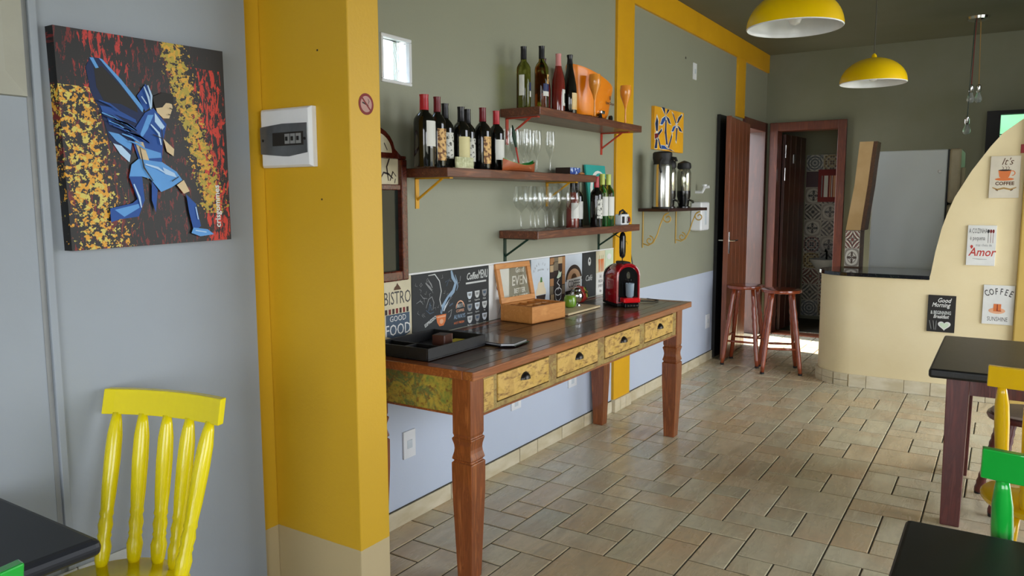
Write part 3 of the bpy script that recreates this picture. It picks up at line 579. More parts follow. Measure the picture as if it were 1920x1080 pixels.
for i, (x, y) in enumerate(wgp):
    o = obj('wine_glass', WM, None); o.location = (x, y, s3); tag(o, ORD[i if i < 4 else i-4]+' from left in the '+('back' if i < 4 else 'front')+' row of stemmed wine glasses on the lowest shelf', 'glass', 'wine glasses on the lowest shelf')
# ---------------------------------------------------------------- things on the shelves
e = empty('votive_holder', (2.835, 2.072, s1), label='small cream openwork holder in front of the wine bottles', cat='candle holder')
m = MB()
for k in range(9): m.lathe([(.009, 0), (.009, .05)], 8, (-.056+.014*k, 0, 0))
m.build('slat_row', mat('cream_wicker', 'd6d8b4', .6, c2='a9ab80', sc=60), e, True); Box('base', -.06, .06, -.01, .02, 0, .004, M['p_cream'], e)
e = empty('boat_bowl', (3.275, 2.06, s1), label='boat shaped terracotta bowl with green inside on the left shelf', cat='bowl')
m = MB(); rg = []
def boat(off, zo):
    rg = []
    for i in range(13):
        t_ = -1+2*i/12; w_ = (.042-off)*max(1-t_*t_, .02)**.6; top = .03+.028*t_*t_; L = (.15-off)*t_
        rg.append([(L, w_*math.cos(R(a)), zo+top*(1-math.sin(R(a)))*1.0+ .0*a if a else top+zo) for a in (0, 30, 60, 90, 120, 150, 180)])
    return rg
def sheet(m, rg):
    n = len(rg[0]); m.add([p for g in rg for p in g], [(i*n+j, i*n+j+1, (i+1)*n+j+1, (i+1)*n+j) for i in range(len(rg)-1) for j in range(n-1)]); return m
sheet(MB(), boat(0, 0)).build('hull', mat('terracotta', 'a8552b', .4, coat=.3), e, True)
sheet(MB(), boat(.004, .003)).build('lining', mat('green_glaze', '2f8a3a', .25, coat=.4), e, True)
e = empty('paddle', (3.30, 2.08, s1+.01), label='thin red handled dark paddle stuck upright in the boat bowl', cat='paddle')
MB().tube([(.02, 0, 0), (-.02, 0, .11)], .004, 6).build('shaft', M['p_red'], e); MB().prism([(-.018, .1), (-.008, .1), (-.03, .19), (-.052, .215), (-.05, .16)], 1, -.003, .003).build('blade', M['iron_g'], e)
# cooler bucket
e = empty('ice_bucket', (4.25, 2.165, s2), label='orange oval ice bucket with curved rim and small wheels on the top shelf', cat='ice bucket')
def oval(a, b_, z, tilt): return [(a*math.cos(R(q))+.0, b_*math.sin(R(q)), z+tilt*math.cos(R(q))) for q in range(0, 360, 15)]
rg = [oval(.19, .06, .02, 0), oval(.215, .07, .05, 0), oval(.235, .075, .12, -.005), oval(.25, .08, .19, -.025), oval(.262, .086, .235, -.045), oval(.262, .086, .25, -.048), oval(.248, .076, .246, -.048), oval(.22, .064, .12, -.01), oval(.19, .06, .04, 0)]
MB().rings(rg).build('bucket_body', M['orange'], e, True)
for x in (-.02, .13):
    m = MB()
    rgw = [[(x, -.095-.012*k, .022)] for k in range(2)]
    m.rings([[(x+.018*math.cos(R(a)), -.07-.014*k, .018+.018*math.sin(R(a))) for a in range(0, 360, 24)] for k in (0, 1)]); m.build('wheel', M['black_gloss'], e)
Box('handle_bracket', -.01, .04, -.085, -.068, .035, .055, M['chrome'], e, bevel=.004)
lg = empty('brand_mark', (0, 0, 0)); lg.parent = e; frame(lg, (0, 0, 0), (1, 0, 0)); lg.matrix_local = Matrix(((1, 0, 0, .12), (0, 0, -1, -.074), (0, 1, 0, .1), (0, 0, 0, 1)))
text('Veuve Clicquot', .018, 0, 0, .003, M['p_brown'], lg, sx=.75, bold=.0006); poly(ell(0, .04, .008, .014, 12), .003, M['p_brown'], lg, 'emblem')
G = 'orange flutes beside the ice bucket'
for x, y, lb in ((4.075, 2.045, 'translucent orange flute in front of the left side of the ice bucket'), (4.58, 2.08, 'translucent orange flute at the right end of the ice bucket')):
    e = empty('plastic_flute', (x, y, s2), label=lb, cat='glass', group=G)
    MB().lathe([(.025, 0), (.006, .006), (.0045, .09), (.012, .12), (.033, .175), (.036, .21), (.033, .238), (.031, .238), (.034, .21), (.03, .175), (.008, .125)], 20).build('flute_body', M['orange_t'], e, True)
# books, box, ornaments right end of shelves
e = empty('card_box', (4.03, 2.19, s1), label='box with dark blue dotted top at right end of left shelf', cat='box')
Box('box_body', -.06, .065, -.045, .05, 0, .045, mat('blue_dotted', '2348a0', .4, c2='c8d8f0', sc=45, det=1, lo=.55, hi=.6), e, bevel=.002); Box('box_side', -.064, -.06, -.045, .05, 0, .045, M['p_dkbrown'], e)
e = empty('seashell', (3.985, 2.08, s1), label='small pale orange shell on front edge of left shelf', cat='shell')
MB().lathe([(.005, 0), (.03, .004), (.024, .01), (.006, .016)], 14, sq=.6).build('shell_body', mat('shell', 'd59a63', .5, c2='b46f3c', sc=40), e, True)
e = empty('art_board', (0, 0, 0), label='teal board with white arc and dark disc behind the lime capped bottles', cat='board')
frame(e, (4.40, 2.235, s3), (1, .0, 0), (0, .12, 1)); Box('board', 0, .28, 0, .385, 0, .012, M['p_teal'], e)
poly(ell(.17, .2, .14, .15, 24), .0125, M['p_white'], e, 'disc'); poly(ell(.185, .2, .12, .135, 24), .0135, M['p_teal'], e, 'disc'); poly(ell(.21, .21, .085, .12, 24), .0145, M['p_dkbrown'], e, 'disc')
e = empty('toy_camera', (4.57, 2.085, s3), label='small white and black camera shaped ornament at end of lowest shelf', cat='ornament')
Box('body', -.055, .06, -.02, .03, 0, .07, M['white'], e, bevel=.008); Box('dark_side', -.05, -.02, -.024, -.018, .012, .055, M['black'], e, bevel=.002)
m = MB().rings([[(.03+.022*math.cos(R(a)), -.02-k, .033+.022*math.sin(R(a))) for a in range(0, 360, 20)] for k in (0, .012)]); m.build('lens_ring', M['chrome'], e)
MB().rings([[(.03+.013*math.cos(R(a)), -.033-k, .033+.013*math.sin(R(a))) for a in range(0, 360, 20)] for k in (0, .003)]).build('lens', M['p_darkred'], e)
MB().tube([(-.05, 0, .06), (-.04, 0, .085), (0, 0, .095), (.035, 0, .08), (.04, 0, .066)], .007, 8).build('carry_handle', M['black'], e, True); Box('black_cap', .0, .035, -.018, .01, .07, .08, M['black'], e, bevel=.002)
for x in (4.43, 4.33): pass
# hanging pod and wires
e = empty('hanging_adapter', (4.585, 2.09, 0), label='black rounded power pod hanging on a wire below the lowest shelf', cat='adapter')
MB().lathe([(.008, 1.12), (.024, 1.132), (.028, 1.16), (.028, 1.26), (.02, 1.28), (.006, 1.293)], 16, sq=.7).build('pod', M['black_gloss'], e, True); MB().tube([(0, 0, 1.125), (.0, 0, 1.06)], .003, 6).build('wire', M['black'], e)
tag(MB().tube([(4.742, 2.26, 1.29), (5.05, 2.272, 1.20), (5.14, 2.275, 1.1), (5.17, 2.27, 1.0), (5.15, 2.262, .95)], .003, 6).build('power_cable', M['black'], smooth=True), 'thin black cable running down the green wall right of the coffee machine', 'cable')
# thermos flasks
e = empty('pump_thermos', (5.32, 2.12, 1.433), label='large stainless pump thermos with black lid on the small shelf', cat='thermos')
MB().lathe([(.068, 0), (.07, .006), (.07, .3), (.066, .315)], 32).build('steel_body', M['steel'], e, True)
MB().lathe([(.066, .312), (.062, .33), (.066, .345), (.07, .36), (.07, .395), (.06, .405), (.02, .41)], 28).build('lid', M['black'], e, True)
MB().lathe([(.071, 0), (.071, .012)], 28).build('foot_ring', M['black'], e, True)
MB().tube([(-.06, -.02, .36), (-.095, -.02, .33), (-.1, -.02, .29), (-.075, -.02, .26)], .008, 8).build('handle', M['black'], e, True); MB().tube([(0, -.06, .36), (.0, -.1, .355), (0, -.105, .335)], .012, 8).build('spout', M['black'], e, True)
for x, y, h, lb in ((5.56, 2.16, .37, 'tall glass dispenser jar with black lid, next to the thermos'), (5.74, 2.11, .36, 'tall glass dispenser jar with domed black lid, rightmost on the small shelf')):
    e = empty('dispenser_jar', (x, y, 1.433), label=lb, cat='jar', group='glass jars on the small shelf')
    MB().lathe([(.045, .12), (.052, .13), (.052, .27), (.044, .295), (.04, .30)], 24).build('steel_glass_body', mat('silvered_glass', 'c8c8b8', .12, metal=.85, c2='8d8d7c', sc=5, stretch=(14, 14, 1)), e, True)
    MB().lathe([(.05, 0), (.05, .01), (.04, .015), (.045, .06), (.052, .09), (.052, .13)], 24).build('base', M['black_gloss'], e, True); MB().lathe([(.05, .298), (.054, .31), (.05, .34), (.03, h-.01), (.005, h)], 24).build('lid', M['black'], e, True)
    MB().tube([(.0, -.05, .06), (.0, -.075, .05), (0, -.078, .035)], .008, 8).build('tap', M['chrome'], e, True)
# wall dispenser and fittings
e = empty('soap_dispenser', (6.5, YW, 1.23), label='white wall mounted dispenser right of the small shelf', cat='dispenser')
Box('casing', -.1, .11, -.1, 0, 0, .245, M['white'], e, bevel=.015, seg=3); Box('window_strip', -.02, .03, -.102, -.099, .05, .2, M['p_lightgrey'], e)
e = empty('wall_tap', (6.52, YW, 1.53), label='small white plastic tap on the wall above the white dispenser', cat='tap')
MB().tube([(0, 0, .03), (0, -.06, .03), (.0, -.08, .07), (0, -.12, .075)], .014, 8).build('tap_body', M['white'], e, True); MB().lathe([(.01, .07), (.022, .08), (.022, .095)], 12, (0, -.08, 0)).build('knob', M['white'], e, True)
def plate(x, z, w_, h_, lb, sock=True):
    e = empty('wall_plate', (x, YW, z), label=lb, cat='outlet'); Box('cover', -w_/2, w_/2, -.008, .001, -h_/2, h_/2, M['white'], e, bevel=.002)
    Box('socket' if sock else 'switch', -.018, .018, -.010, -.006, -.02, .02, M['p_lightgrey'], e, bevel=.002)
plate(2.67, .37, .085, .13, 'white outlet plate under the left end of the console table'); plate(3.6, .355, .1, .075, 'white outlet plate under the middle of the console table'); plate(4.275, .347, .11, .08, 'white outlet plate beside the rear table leg'); plate(6.92, .375, .1, .13, 'white outlet plate low on the wall near the open door')
plate(6.42, 2.567, .08, .135, 'blank white plate high on the green wall under the yellow band', False)
tag(Box('wall_hole', 6.2, 6.215, YW-.002, YW, 2.64, 2.655, M['p_dkbrown']), 'tiny dark hole left above the high white plate', 'hole')
# ---------------------------------------------------------------- painting of winged footballer
def splat():
    m = D.materials.new('splattered_canvas'); m.use_nodes = True; t = NT(m)
    tx = t.new('ShaderNodeTexCoord'); s = t.new('ShaderNodeSeparateXYZ'); t.l.new(tx.outputs['Object'], s.inputs[0]); X_, Y_ = s.outputs[0], s.outputs[1]
    v = t.coord(); vs = t.coord((22, 6, 1)); n1 = t.noise(v, 60, 4, .6); n2 = t.noise(v, 90, 3); n3 = t.noise(vs, 3.5, 5, .7, .6); n4 = t.noise(v, 9, 3)
    def band(xc, slope, w_):   # soft band around x = xc + slope*y
        d_ = t.m('ABSOLUTE', t.m('SUBTRACT', X_, t.m('ADD', t.m('MULTIPLY', Y_, slope), xc))); return t.m('SUBTRACT', 1.0, t.m('DIVIDE', d_, w_))
    def msk(band_, n, th): return t.m('GREATER_THAN', t.m('ADD', n, t.m('MULTIPLY', t.m('MINIMUM', t.m('MAXIMUM', band_, -1.0), .6), .22)), th)
    c = lin('0c0908')
    c = t.mix(msk(band(.21, -.08, .42), n3, .70), c, lin('6b1410'))
    c = t.mix(t.m('MULTIPLY', msk(band(.50, -.05, .07), n3, .635), t.m('LESS_THAN', Y_, .56)), c, lin('c5301c'))
    c = t.mix(t.m('MULTIPLY', msk(band(.14, 0, .1), n3, .66), t.m('GREATER_THAN', Y_, .42)), c, lin('b52a20'))
    c = t.mix(t.m('MULTIPLY', msk(band(.11, -.16, .10), n1, .665), t.m('LESS_THAN', Y_, .46)), c, lin('d89a22'))
    c = t.mix(t.m('MULTIPLY', msk(band(.11, -.16, .09), n2, .69), t.m('LESS_THAN', Y_, .46)), c, lin('cdbb55'))
    c = t.mix(t.m('MULTIPLY', msk(band(.515, -.26, .045), n1, .60), t.m('GREATER_THAN', Y_, .1)), c, lin('a8952d'))
    c = t.mix(t.m('MULTIPLY', msk(band(.515, -.26, .05), n2, .66), t.m('GREATER_THAN', Y_, .1)), c, lin('cf9c2a'))
    t.l.new(c, t.b.inputs['Base Color']); t.b.inputs['Roughness'].default_value = .5; return m
e = empty('canvas_painting', (0, 0, 0), label='canvas painting of a winged footballer in blue on black with red and yellow splatter', cat='painting')
frame(e, (1.14, 2.249, 1.36), (1, 0, 0)); ZC = .0405
cv = MB().prism([(.012, 0), (.542, .010), (.540, .628), (0, .615)], 2, 0, .04).build('canvas', splat(), e)
FG = {
"wing":('p_navy',[(0.083, 0.516), (0.098, 0.545), (0.122, 0.545), (0.165, 0.511), (0.219, 0.45), (0.253, 0.401), (0.228, 0.353), (0.211, 0.324), (0.199, 0.254), (0.172, 0.28), (0.138, 0.32), (0.127, 0.366), (0.113, 0.405), (0.092, 0.449)]),
"wing_center":('p_black',[(0.106, 0.52), (0.131, 0.523), (0.184, 0.473), (0.228, 0.423), (0.231, 0.402), (0.18, 0.422), (0.131, 0.423), (0.11, 0.464)]),
"feather":('p_sky',[(0.122, 0.545), (0.132, 0.543), (0.185, 0.493), (0.251, 0.418), (0.246, 0.404), (0.177, 0.486)]),
"feather.1":('p_sky',[(0.095, 0.543), (0.106, 0.544), (0.12, 0.518), (0.111, 0.515)]),
"feather.2":('p_royal',[(0.135, 0.38), (0.178, 0.377), (0.216, 0.352), (0.212, 0.338), (0.169, 0.359), (0.141, 0.36)]),
"feather.3":('p_sky',[(0.136, 0.34), (0.168, 0.335), (0.206, 0.31), (0.201, 0.289), (0.159, 0.314)]),
"feather.4":('p_pale',[(0.148, 0.307), (0.173, 0.301), (0.2, 0.275), (0.195, 0.254), (0.168, 0.277)]),
"feather.5":('p_royal',[(0.116, 0.412), (0.158, 0.409), (0.222, 0.381), (0.225, 0.37), (0.164, 0.389), (0.125, 0.386)]),
"far_wing":('p_royal',[(0.23, 0.451), (0.259, 0.489), (0.277, 0.47), (0.278, 0.428), (0.254, 0.408)]),
"shirt":('p_royal',[(0.253, 0.404), (0.281, 0.42), (0.322, 0.375), (0.306, 0.316), (0.299, 0.258), (0.313, 0.222), (0.273, 0.214), (0.235, 0.227), (0.222, 0.269), (0.21, 0.31), (0.216, 0.352)]),
"shirt_light":('p_sky',[(0.261, 0.398), (0.28, 0.4), (0.258, 0.355), (0.237, 0.326), (0.234, 0.34)]),
"shirt_light.1":('p_pale',[(0.284, 0.407), (0.315, 0.367), (0.305, 0.355), (0.283, 0.379)]),
"shirt_light.2":('p_sky',[(0.247, 0.298), (0.297, 0.286), (0.298, 0.272), (0.253, 0.267)]),
"face":('p_skin',[(0.286, 0.43), (0.31, 0.439), (0.342, 0.44), (0.345, 0.427), (0.331, 0.393), (0.311, 0.392), (0.292, 0.408)]),
"hair":('p_black',[(0.279, 0.453), (0.312, 0.47), (0.348, 0.469), (0.349, 0.436), (0.325, 0.442),(0.31, 0.425), (0.286, 0.42)]),
"arm":('p_skin',[(0.214, 0.317), (0.24, 0.315), (0.256, 0.263), (0.267, 0.221), (0.249, 0.205), (0.241, 0.227)]),
"hand":('p_skin',[(0.307, 0.33), (0.342, 0.3), (0.339, 0.278), (0.317, 0.291)]),
"shorts":('p_sky',[(0.222, 0.265), (0.299, 0.258), (0.346, 0.23), (0.365, 0.205), (0.327, 0.182), (0.29, 0.167), (0.257, 0.206), (0.23, 0.213), (0.189, 0.208), (0.199, 0.247)]),
"rear_leg":('p_royal',[(0.189, 0.212), (0.23, 0.213), (0.234, 0.142), (0.212, 0.093), (0.152, 0.086), (0.126, 0.078), (0.125, 0.118), (0.143, 0.122), (0.195, 0.133), (0.211, 0.145)]),
"rear_sock":('p_sky',[(0.139, 0.114), (0.214, 0.131), (0.217, 0.12), (0.167, 0.093)]),
"short_fold":('p_royal',[(0.26, 0.199), (0.278, 0.174), (0.268, 0.105), (0.257, 0.141)]),
"knee":('p_skin',[(0.344, 0.189), (0.369, 0.205), (0.388, 0.17), (0.367, 0.162)]),
"calf":('p_royal',[(0.375, 0.16), (0.408, 0.13), (0.423, 0.058), (0.396, 0.042), (0.382, 0.104)]),
"shoe":('p_sky',[(0.395, 0.054), (0.447, 0.047), (0.47, 0.03), (0.419, 0.025), (0.387, 0.037)]),
"short_light":('p_pale',[(0.298, 0.243), (0.337, 0.226), (0.345, 0.212), (0.305, 0.222)])}
for i, (k, (mm, pts)) in enumerate(FG.items()): poly(pts, ZC+.0003*i, M[mm], cv, k.split('.')[0], .0003)
for i in range(16):   # feather barbs and folds
    a = i/16; x = .12+.1*a; y = .40-.10*a+random.uniform(-.02, .02)
    stroke([(x-.01, y+.012), (x+.02, y+.004), (x+.05, y-.014)], .006, ZC+.009, M[('p_royal', 'p_sky', 'p_navy')[i % 3]], cv, 'feather_stroke')
for p in ([(.25, .48), (.262, .45), (.268, .415)], [(.262, .485), (.272, .455), (.27, .42)], [(.24, .45), (.255, .43)], [(.265, .37), (.29, .345), (.296, .31)], [(.24, .25), (.28, .24), (.305, .225)], [(.20, .19), (.215, .15), (.22, .12)], [(.405, .12), (.412, .08)], [(.40, .045), (.44, .038)]):
    stroke(p, .007, ZC+.0095, M['p_pale'], cv, 'highlight')
for p in ([(.225, .30), (.235, .24), (.262, .20)], [(.30, .36), (.302, .31)], [(.27, .34), (.3, .33)], [(.325, .2), (.35, .215)], [(.33, .425), (.342, .42)], [(.325, .405), (.336, .403)]):
    stroke(p, .005, ZC+.0098, M['p_black'], cv, 'dark_line')
text('crisgommes', .021, .502, .052, ZC+.001, M['p_white'], cv, 'LEFT', rot=R(90), bold=.0006, name='signature')
# small flower painting
e = empty('flower_painting', label='small yellow painting with dark blue flowers above the thermos shelf', cat='painting')
frame(e, (5.5, 2.289, 1.86), (1, 0, 0)); cv = MB().prism([(.01, .015), (.62, .013), (.622, .335), (.006, .333)], 2, 0, .025).build('canvas', mat('yellow_canvas', 'f2b416', .5, c2='e29d22', sc=5), e)
FL = dict(a=[(0.147, 0.337), (0.208, 0.337), (0.216, 0.286)], b=[(0.306, 0.328), (0.264, 0.332), (0.236, 0.284)], c=[(0.226, 0.276), (0.157, 0.251), (0.124, 0.206), (0.169, 0.209), (0.218, 0.245)], d=[(0.236, 0.277), (0.299, 0.263), (0.338, 0.223), (0.291, 0.229)], e=[(0.223, 0.246), (0.248, 0.248), (0.248, 0.157), (0.217, 0.155)], f=[(0.217, 0.155), (0.248, 0.157), (0.279, 0.061), (0.248, 0.063)], g=[(0.365, 0.314), (0.397, 0.302), (0.455, 0.242), (0.439, 0.238)], h=[(0.566, 0.317), (0.578, 0.306), (0.493, 0.245), (0.471, 0.243), (0.501, 0.288)], i=[(0.451, 0.222), (0.387, 0.206), (0.357, 0.169), (0.399, 0.172)], j=[(0.483, 0.225), (0.539, 0.213), (0.592, 0.182), (0.53, 0.185)], k=[(0.457, 0.203), (0.484, 0.205), (0.469, 0.095), (0.452, 0.106)], l=[(0.053, 0.257), (0.079, 0.226), (0.073, 0.152), (0.043, 0.15), (0.022, 0.203)], m=[(0.151, 0.177), (0.156, 0.158), (0.094, 0.121), (0.073, 0.134)], n=[(0.015, 0.13), (0.073, 0.134), (0.084, 0.109), (0.017, 0.09)], o=[(0.041, 0.092), (0.071, 0.086), (0.064, 0.023), (0.016, 0.021)], p=[(0.075, 0.101), (0.1, 0.095), (0.148, 0.028), (0.123, 0.026)], q=[(0.363, 0.15), (0.37, 0.128), (0.311, 0.04), (0.285, 0.039)], r=[(0.147, 0.05), (0.218, 0.05), (0.281, 0.027), (0.158, 0.024)], s=[(0.281, 0.027), (0.333, 0.03), (0.408, 0.018), (0.355, 0.018)])
for k, pts in FL.items():
    cx_ = sum(p[0] for p in pts)/len(pts); cy_ = sum(p[1] for p in pts)/len(pts)
    big = [(min(max(cx_+(px-cx_)*1.35, .012), .615), min(max(cy_+(py-cy_)*1.3, .018), .33)) for px, py in pts]
    poly(big, .0253, M['p_white'], cv, 'pale_outline', .0003); poly(pts, .0258, M['p_darkred' if k == 'n' else ('p_royal' if k in 'cir' else 'p_navy')], cv, 'petal', .0004)
# ---------------------------------------------------------------- electric panel and no smoking sign
e = empty('electric_panel', label='white electric breaker box with smoked cover on the yellow column', cat='breaker box')
frame(e, (1.894, 2.263, 1.615), (0, -1, 0)); MB().rings([[(0, 0, 0), (.256, 0, 0), (.256, .205, 0), (0, .205, 0)], [(0, 0, .02), (.256, 0, .02), (.256, .205, .02), (0, .205, .02)], [(.008, .008, .03), (.246, .008, .03), (.246, .197, .03), (.008, .197, .03)]]).build('casing', M['white'], e, bevel=.002)
dc = MB().prism([(.006, .048), (.12, .038), (.15, .037), (.24, .048), (.24, .148), (.12, .150), (.006, .142)], 2, .03, .034).build('smoked_cover', mat('smoked_plastic', '5e6164', .15, c2='4c4f53', coat=.5), e)
Box('recess', .07, .225, .074, .12, .034, .0345, M['p_black'], dc)
for k in range(3): Box('breaker', .135+.028*k, .158+.028*k, .08, .114, .0345, .037, M['p_grey'], dc); Box('breaker_switch', .142+.028*k, .15+.028*k, .09, .104, .037, .041, M['black'], dc)
for x in (.02, .232): MB().lathe([(.005, .034), (.005, .036)], 10, (x, .095, 0)).build('screw', M['black'], dc)
e = empty('no_smoking_sign', label='round dark red no smoking sticker on the yellow column', cat='sign'); frame(e, (1.973, 1.8515, 1.823), (1, 0, 0))
sd = MB().prism(ell(0, 0, .036, .036, 32), 2, 0, .0008).build('disc', M['p_darkred'], e); poly(ell(0, 0, .027, .027, 28), .0008, mat('sticker_inner', 'b58a80', .5), sd, 'inner_disc', .0003)
poly([(-.02, .002), (.01, -.006), (.01, -.002), (-.018, .007)], .0012, M['p_black'], sd, 'cigarette', .0003); stroke([(.008, .0), (.014, .01), (.008, .018)], .003, .0012, M['p_black'], sd, 'smoke'); poly([(-.021, .017), (-.017, .021), (.021, -.017), (.017, -.021)], .0016, M['p_darkred'], sd, 'slash', .0003)
for x, z, lb in ((1.894, 2.0, 'tiny nail hole upper middle of the yellow column'), (1.894, 1.5, 'tiny nail hole middle of the yellow column below the breaker box')):
    o = tag(Box('nail_hole', x-.001, x+.0005, 1.99, 1.996, z, z+.006, M['p_dkbrown']), lb, 'hole')
# ---------------------------------------------------------------- arched wooden board partly behind the column
e = empty('arched_mirror', (0, 0, 0), label='arched wooden framed dark board with lettered pale crest, half hidden by the yellow column', cat='mirror')
frame(e, (2.25, 2.289, 1.143), (1, 0, 0)); fw = wood('mahogany', '6b2a18', '4a1a10', '7c3520', .25, st=(10, 10, 1.2), coat=.5)
crest = [(.0, .535), (.405, .535), (.405, .55), (.372, .55)]+[(.2+.135*math.cos(R(a)), .56+.11*math.sin(R(a))) for a in range(10, 175, 15)]+[(.03, .55), (0, .55)]
MB().box(.365, .405, 0, .535, 0, .035).build('frame_side', fw, e, bevel=.006); MB().box(0, .04, 0, .535, 0, .035).build('frame_side', fw, e, bevel=.006)
MB().box(0.04, .365, 0, .045, 0, .035).build('frame_bottom', fw, e, bevel=.006); MB().box(0.04, .365, .40, .425, 0, .03).build('frame_middle', fw, e, bevel=.004)
MB().prism(crest, 2, 0, .03).build('crest', fw, e, bevel=.004); Box('dark_panel', .04, .365, .045, .4, 0, .012, mat('dark_mirror', '1d2620', .12, c2='141a16'), e)
Box('crest_panel', .04, .365, .425, .535, 0, .016, M['p_cream'], e); poly(ell(.2, .56, .11, .085, 20, 0, 180), .0305, M['p_cream'], e, 'crest_panel')
for q in ([(.3, .44), (.29, .5), (.31, .54), (.28, .58)], [(.25, .45), (.27, .475), (.3, .47), (.33, .45)], [(.31, .44), (.33, .48), (.35, .46)], [(.34, .43), (.345, .45)], [(.26, .60), (.28, .57)]): stroke(q, .009, .0312 if q[0][1] > .55 else .0165, M['p_dkbrown'], e, 'leaf_ornament')
# ---------------------------------------------------------------- backsplash boards
def board(name, label, x0, x1, mt, z0=.862, z1=1.157, th=.006):
    e = empty(name, label=label, cat='sign'); frame(e, (x0+.001, 2.2895, z0), (1, 0, 0)); Box('board', 0, x1-x0-.002, 0, z1-z0, 0, th, mt, e, bevel=.0008, seg=1); return e, x1-x0, z1-z0, th+.0002
e, w_, h_, t_ = board('bistro_sign', 'cream bistro good food sign on the wall behind the table, nearest the yellow column', 2.36, 2.703, M['p_cream'])
text('BISTRO', .06, .245, .175, t_, M['p_text'], e, sx=.68); poly([(.22, .238), (.27, .238), (.262, .25), (.25, .262), (.245, .27), (.238, .258), (.226, .25)], t_, M['p_brown'], e, 'emblem')
poly([(.165, .035), (.165, .13), (.325, .13), (.325, .035), (.245, .01)], t_, M['p_slate'], e, 'badge'); 
for k in range(7): poly([(.16+.024*k, .132), (.175+.024*k, .132), (.175+.024*k, .155), (.16+.024*k, .155)], t_, M['p_darkred' if k % 2 else 'p_dkbrown'], e, 'awning_stripe')
text('GOOD', .026, .245, .098, t_+.0006, M['p_white'], e, sx=1); text('FOOD', .052, .245, .035, t_+.0006, M['p_white'], e, sx=.85)
e, w_, h_, t_ = board('chalkboard_sign', 'wide black chalk style coffee menu board with orange cup drawing', 2.705, 3.33, M['p_chalk'])
L = M['p_chalkline']; dim = M['p_grey']
poly([(.175, .085), (.255, .085), (.248, .05), (.232, .03), (.2, .03), (.183, .05)], t_, M['p_orange'], e, 'cup'); poly([(.182, .079), (.25, .079), (.249, .072), (.183, .072)], t_+.0005, M['p_orange2'], e, 'cup_rim'); poly(ell(.216, .052, .016, .012, 10), t_+.0005, M['p_orange2'], e, 'cup_face')
for q, w2, mm in (([(.215, .09), (.225, .12), (.27, .16), (.315, .19), (.335, .23), (.31, .26), (.30, .293)], .022, 'p_blue'), ([(.222, .09), (.215, .13), (.205, .16), (.218, .20), (.205, .25), (.17, .285), (.12, .283)], .006, 'p_chalkline'), ([(.235, .1), (.26, .135), (.285, .165)], .014, 'p_lightgrey'), ([(.34, .19), (.352, .21), (.345, .24), (.33, .27)], .006, 'p_blue'),
    ([(.1, .13), (.12, .17), (.145, .18), (.16, .15), (.15, .115)], .005, 'p_grey'), ([(.1, .12), (.13, .1), (.16, .105)], .006, 'p_slate'), ([(.12, .115), (.13, .15), (.14, .115)], .014, 'p_slate'), ([(.1, .25), (.13, .225), (.145, .21)], .012, 'p_grey'), ([(.12, .262), (.14, .24), (.15, .222)], .008, 'p_grey'),
    ([(.03, .16), (.06, .17), (.08, .15)], .004, 'p_grey'), ([(.06, .2), (.08, .18), (.11, .175)], .004, 'p_grey'), ([(.25, .24), (.28, .25), (.26, .22)], .007, 'p_slate'), ([(.27, .09), (.3, .1), (.29, .07), (.27, .055)], .006, 'p_grey'), ([(.28, .12), (.31, .13)], .016, 'p_slate'), ([(.37, .235), (.375, .26)], .007, 'p_grey'), ([(.355, .225), (.365, .23)], .006, 'p_grey')):
    stroke(q, w2, t_, M[mm], e, 'chalk_line')
for k in range(26):
    rr = random.Random(k+90); x, y = rr.uniform(.02, .3), rr.uniform(.09, .28); a = rr.uniform(0, 6)
    stroke([(x, y), (x+.012*math.cos(a), y+.012*math.sin(a)), (x+.02*math.cos(a+1), y+.02*math.sin(a+1))], .0025, t_, M['p_grey'], e, 'chalk_line')
text('ESPRESSO', .016, .135, .056, t_, L, e, rot=R(22), bold=.0006)
stroke(ell(.37, .10, .034, .035, 10, 0, 180), .006, t_, M['p_orange2'], e, 'arc'); text('BEST', .018, .37, .103, t_, L, e); text('COFFEE', .014, .37, .08, t_, M['p_orange2'], e); text('ALWAYS', .022, .365, .048, t_, M['p_blue'], e, sx=.8); text('HOT FRESH', .012, .36, .022, t_, M['p_orange'], e)
text('Coffee', .036, .425, .235, t_, L, e, 'LEFT', shear=.3, sx=.75, bold=.0008); text('MENU', .045, .53, .235, t_, L, e, 'LEFT', sx=.5, bold=.0008); poly([(.42, .213), (.60, .213), (.60, .222), (.42, .222)], t_, L, e, 'rule')
for r_ in range(3):
    for c_ in range(3):
        cx_, cy_ = .452+.066*c_, .158-.062*r_; f_ = [M['p_lightgrey'], L, dim][(r_*2+c_) % 3]
        poly([(cx_-.022, cy_+.014), (cx_+.022, cy_+.014), (cx_+.018, cy_-.01), (cx_+.008, cy_-.022), (cx_-.008, cy_-.022), (cx_-.018, cy_-.01)], t_, f_, e, 'cup_icon'); poly([(cx_-.014, cy_+.007), (cx_+.014, cy_+.007), (cx_+.01, cy_-.007), (cx_-.01, cy_-.007)], t_+.0005, dim if f_ is not dim else M['p_slate'], e, 'cup_fill')
        text(['Latte', 'Cappuccino', 'Mocha', 'Americano', 'Espresso', 'Tea', 'Macchiato', 'Filter', 'Cocoa'][r_*3+c_], .009, cx_, cy_-.036, t_, L, e, sx=.8)
e, w_, h_, t_ = board('white_sign', 'white sign with a dark red dot left of the bamboo box lid', 3.332, 3.53, M['p_white']); poly(ell(.085, .17, .014, .018, 16), t_, M['p_darkred'], e, 'dot'); stroke([(.1, .12), (.12, .08), (.09, .02)], .008, t_, M['p_grey'], e)
e, w_, h_, t_ = board('dark_lettered_sign', 'dark grey lettered sign seen through the glass lid of the bamboo box', 3.532, 3.76, mat('sign_grey', '5c5f5d', .6, c2='4a4b48'))
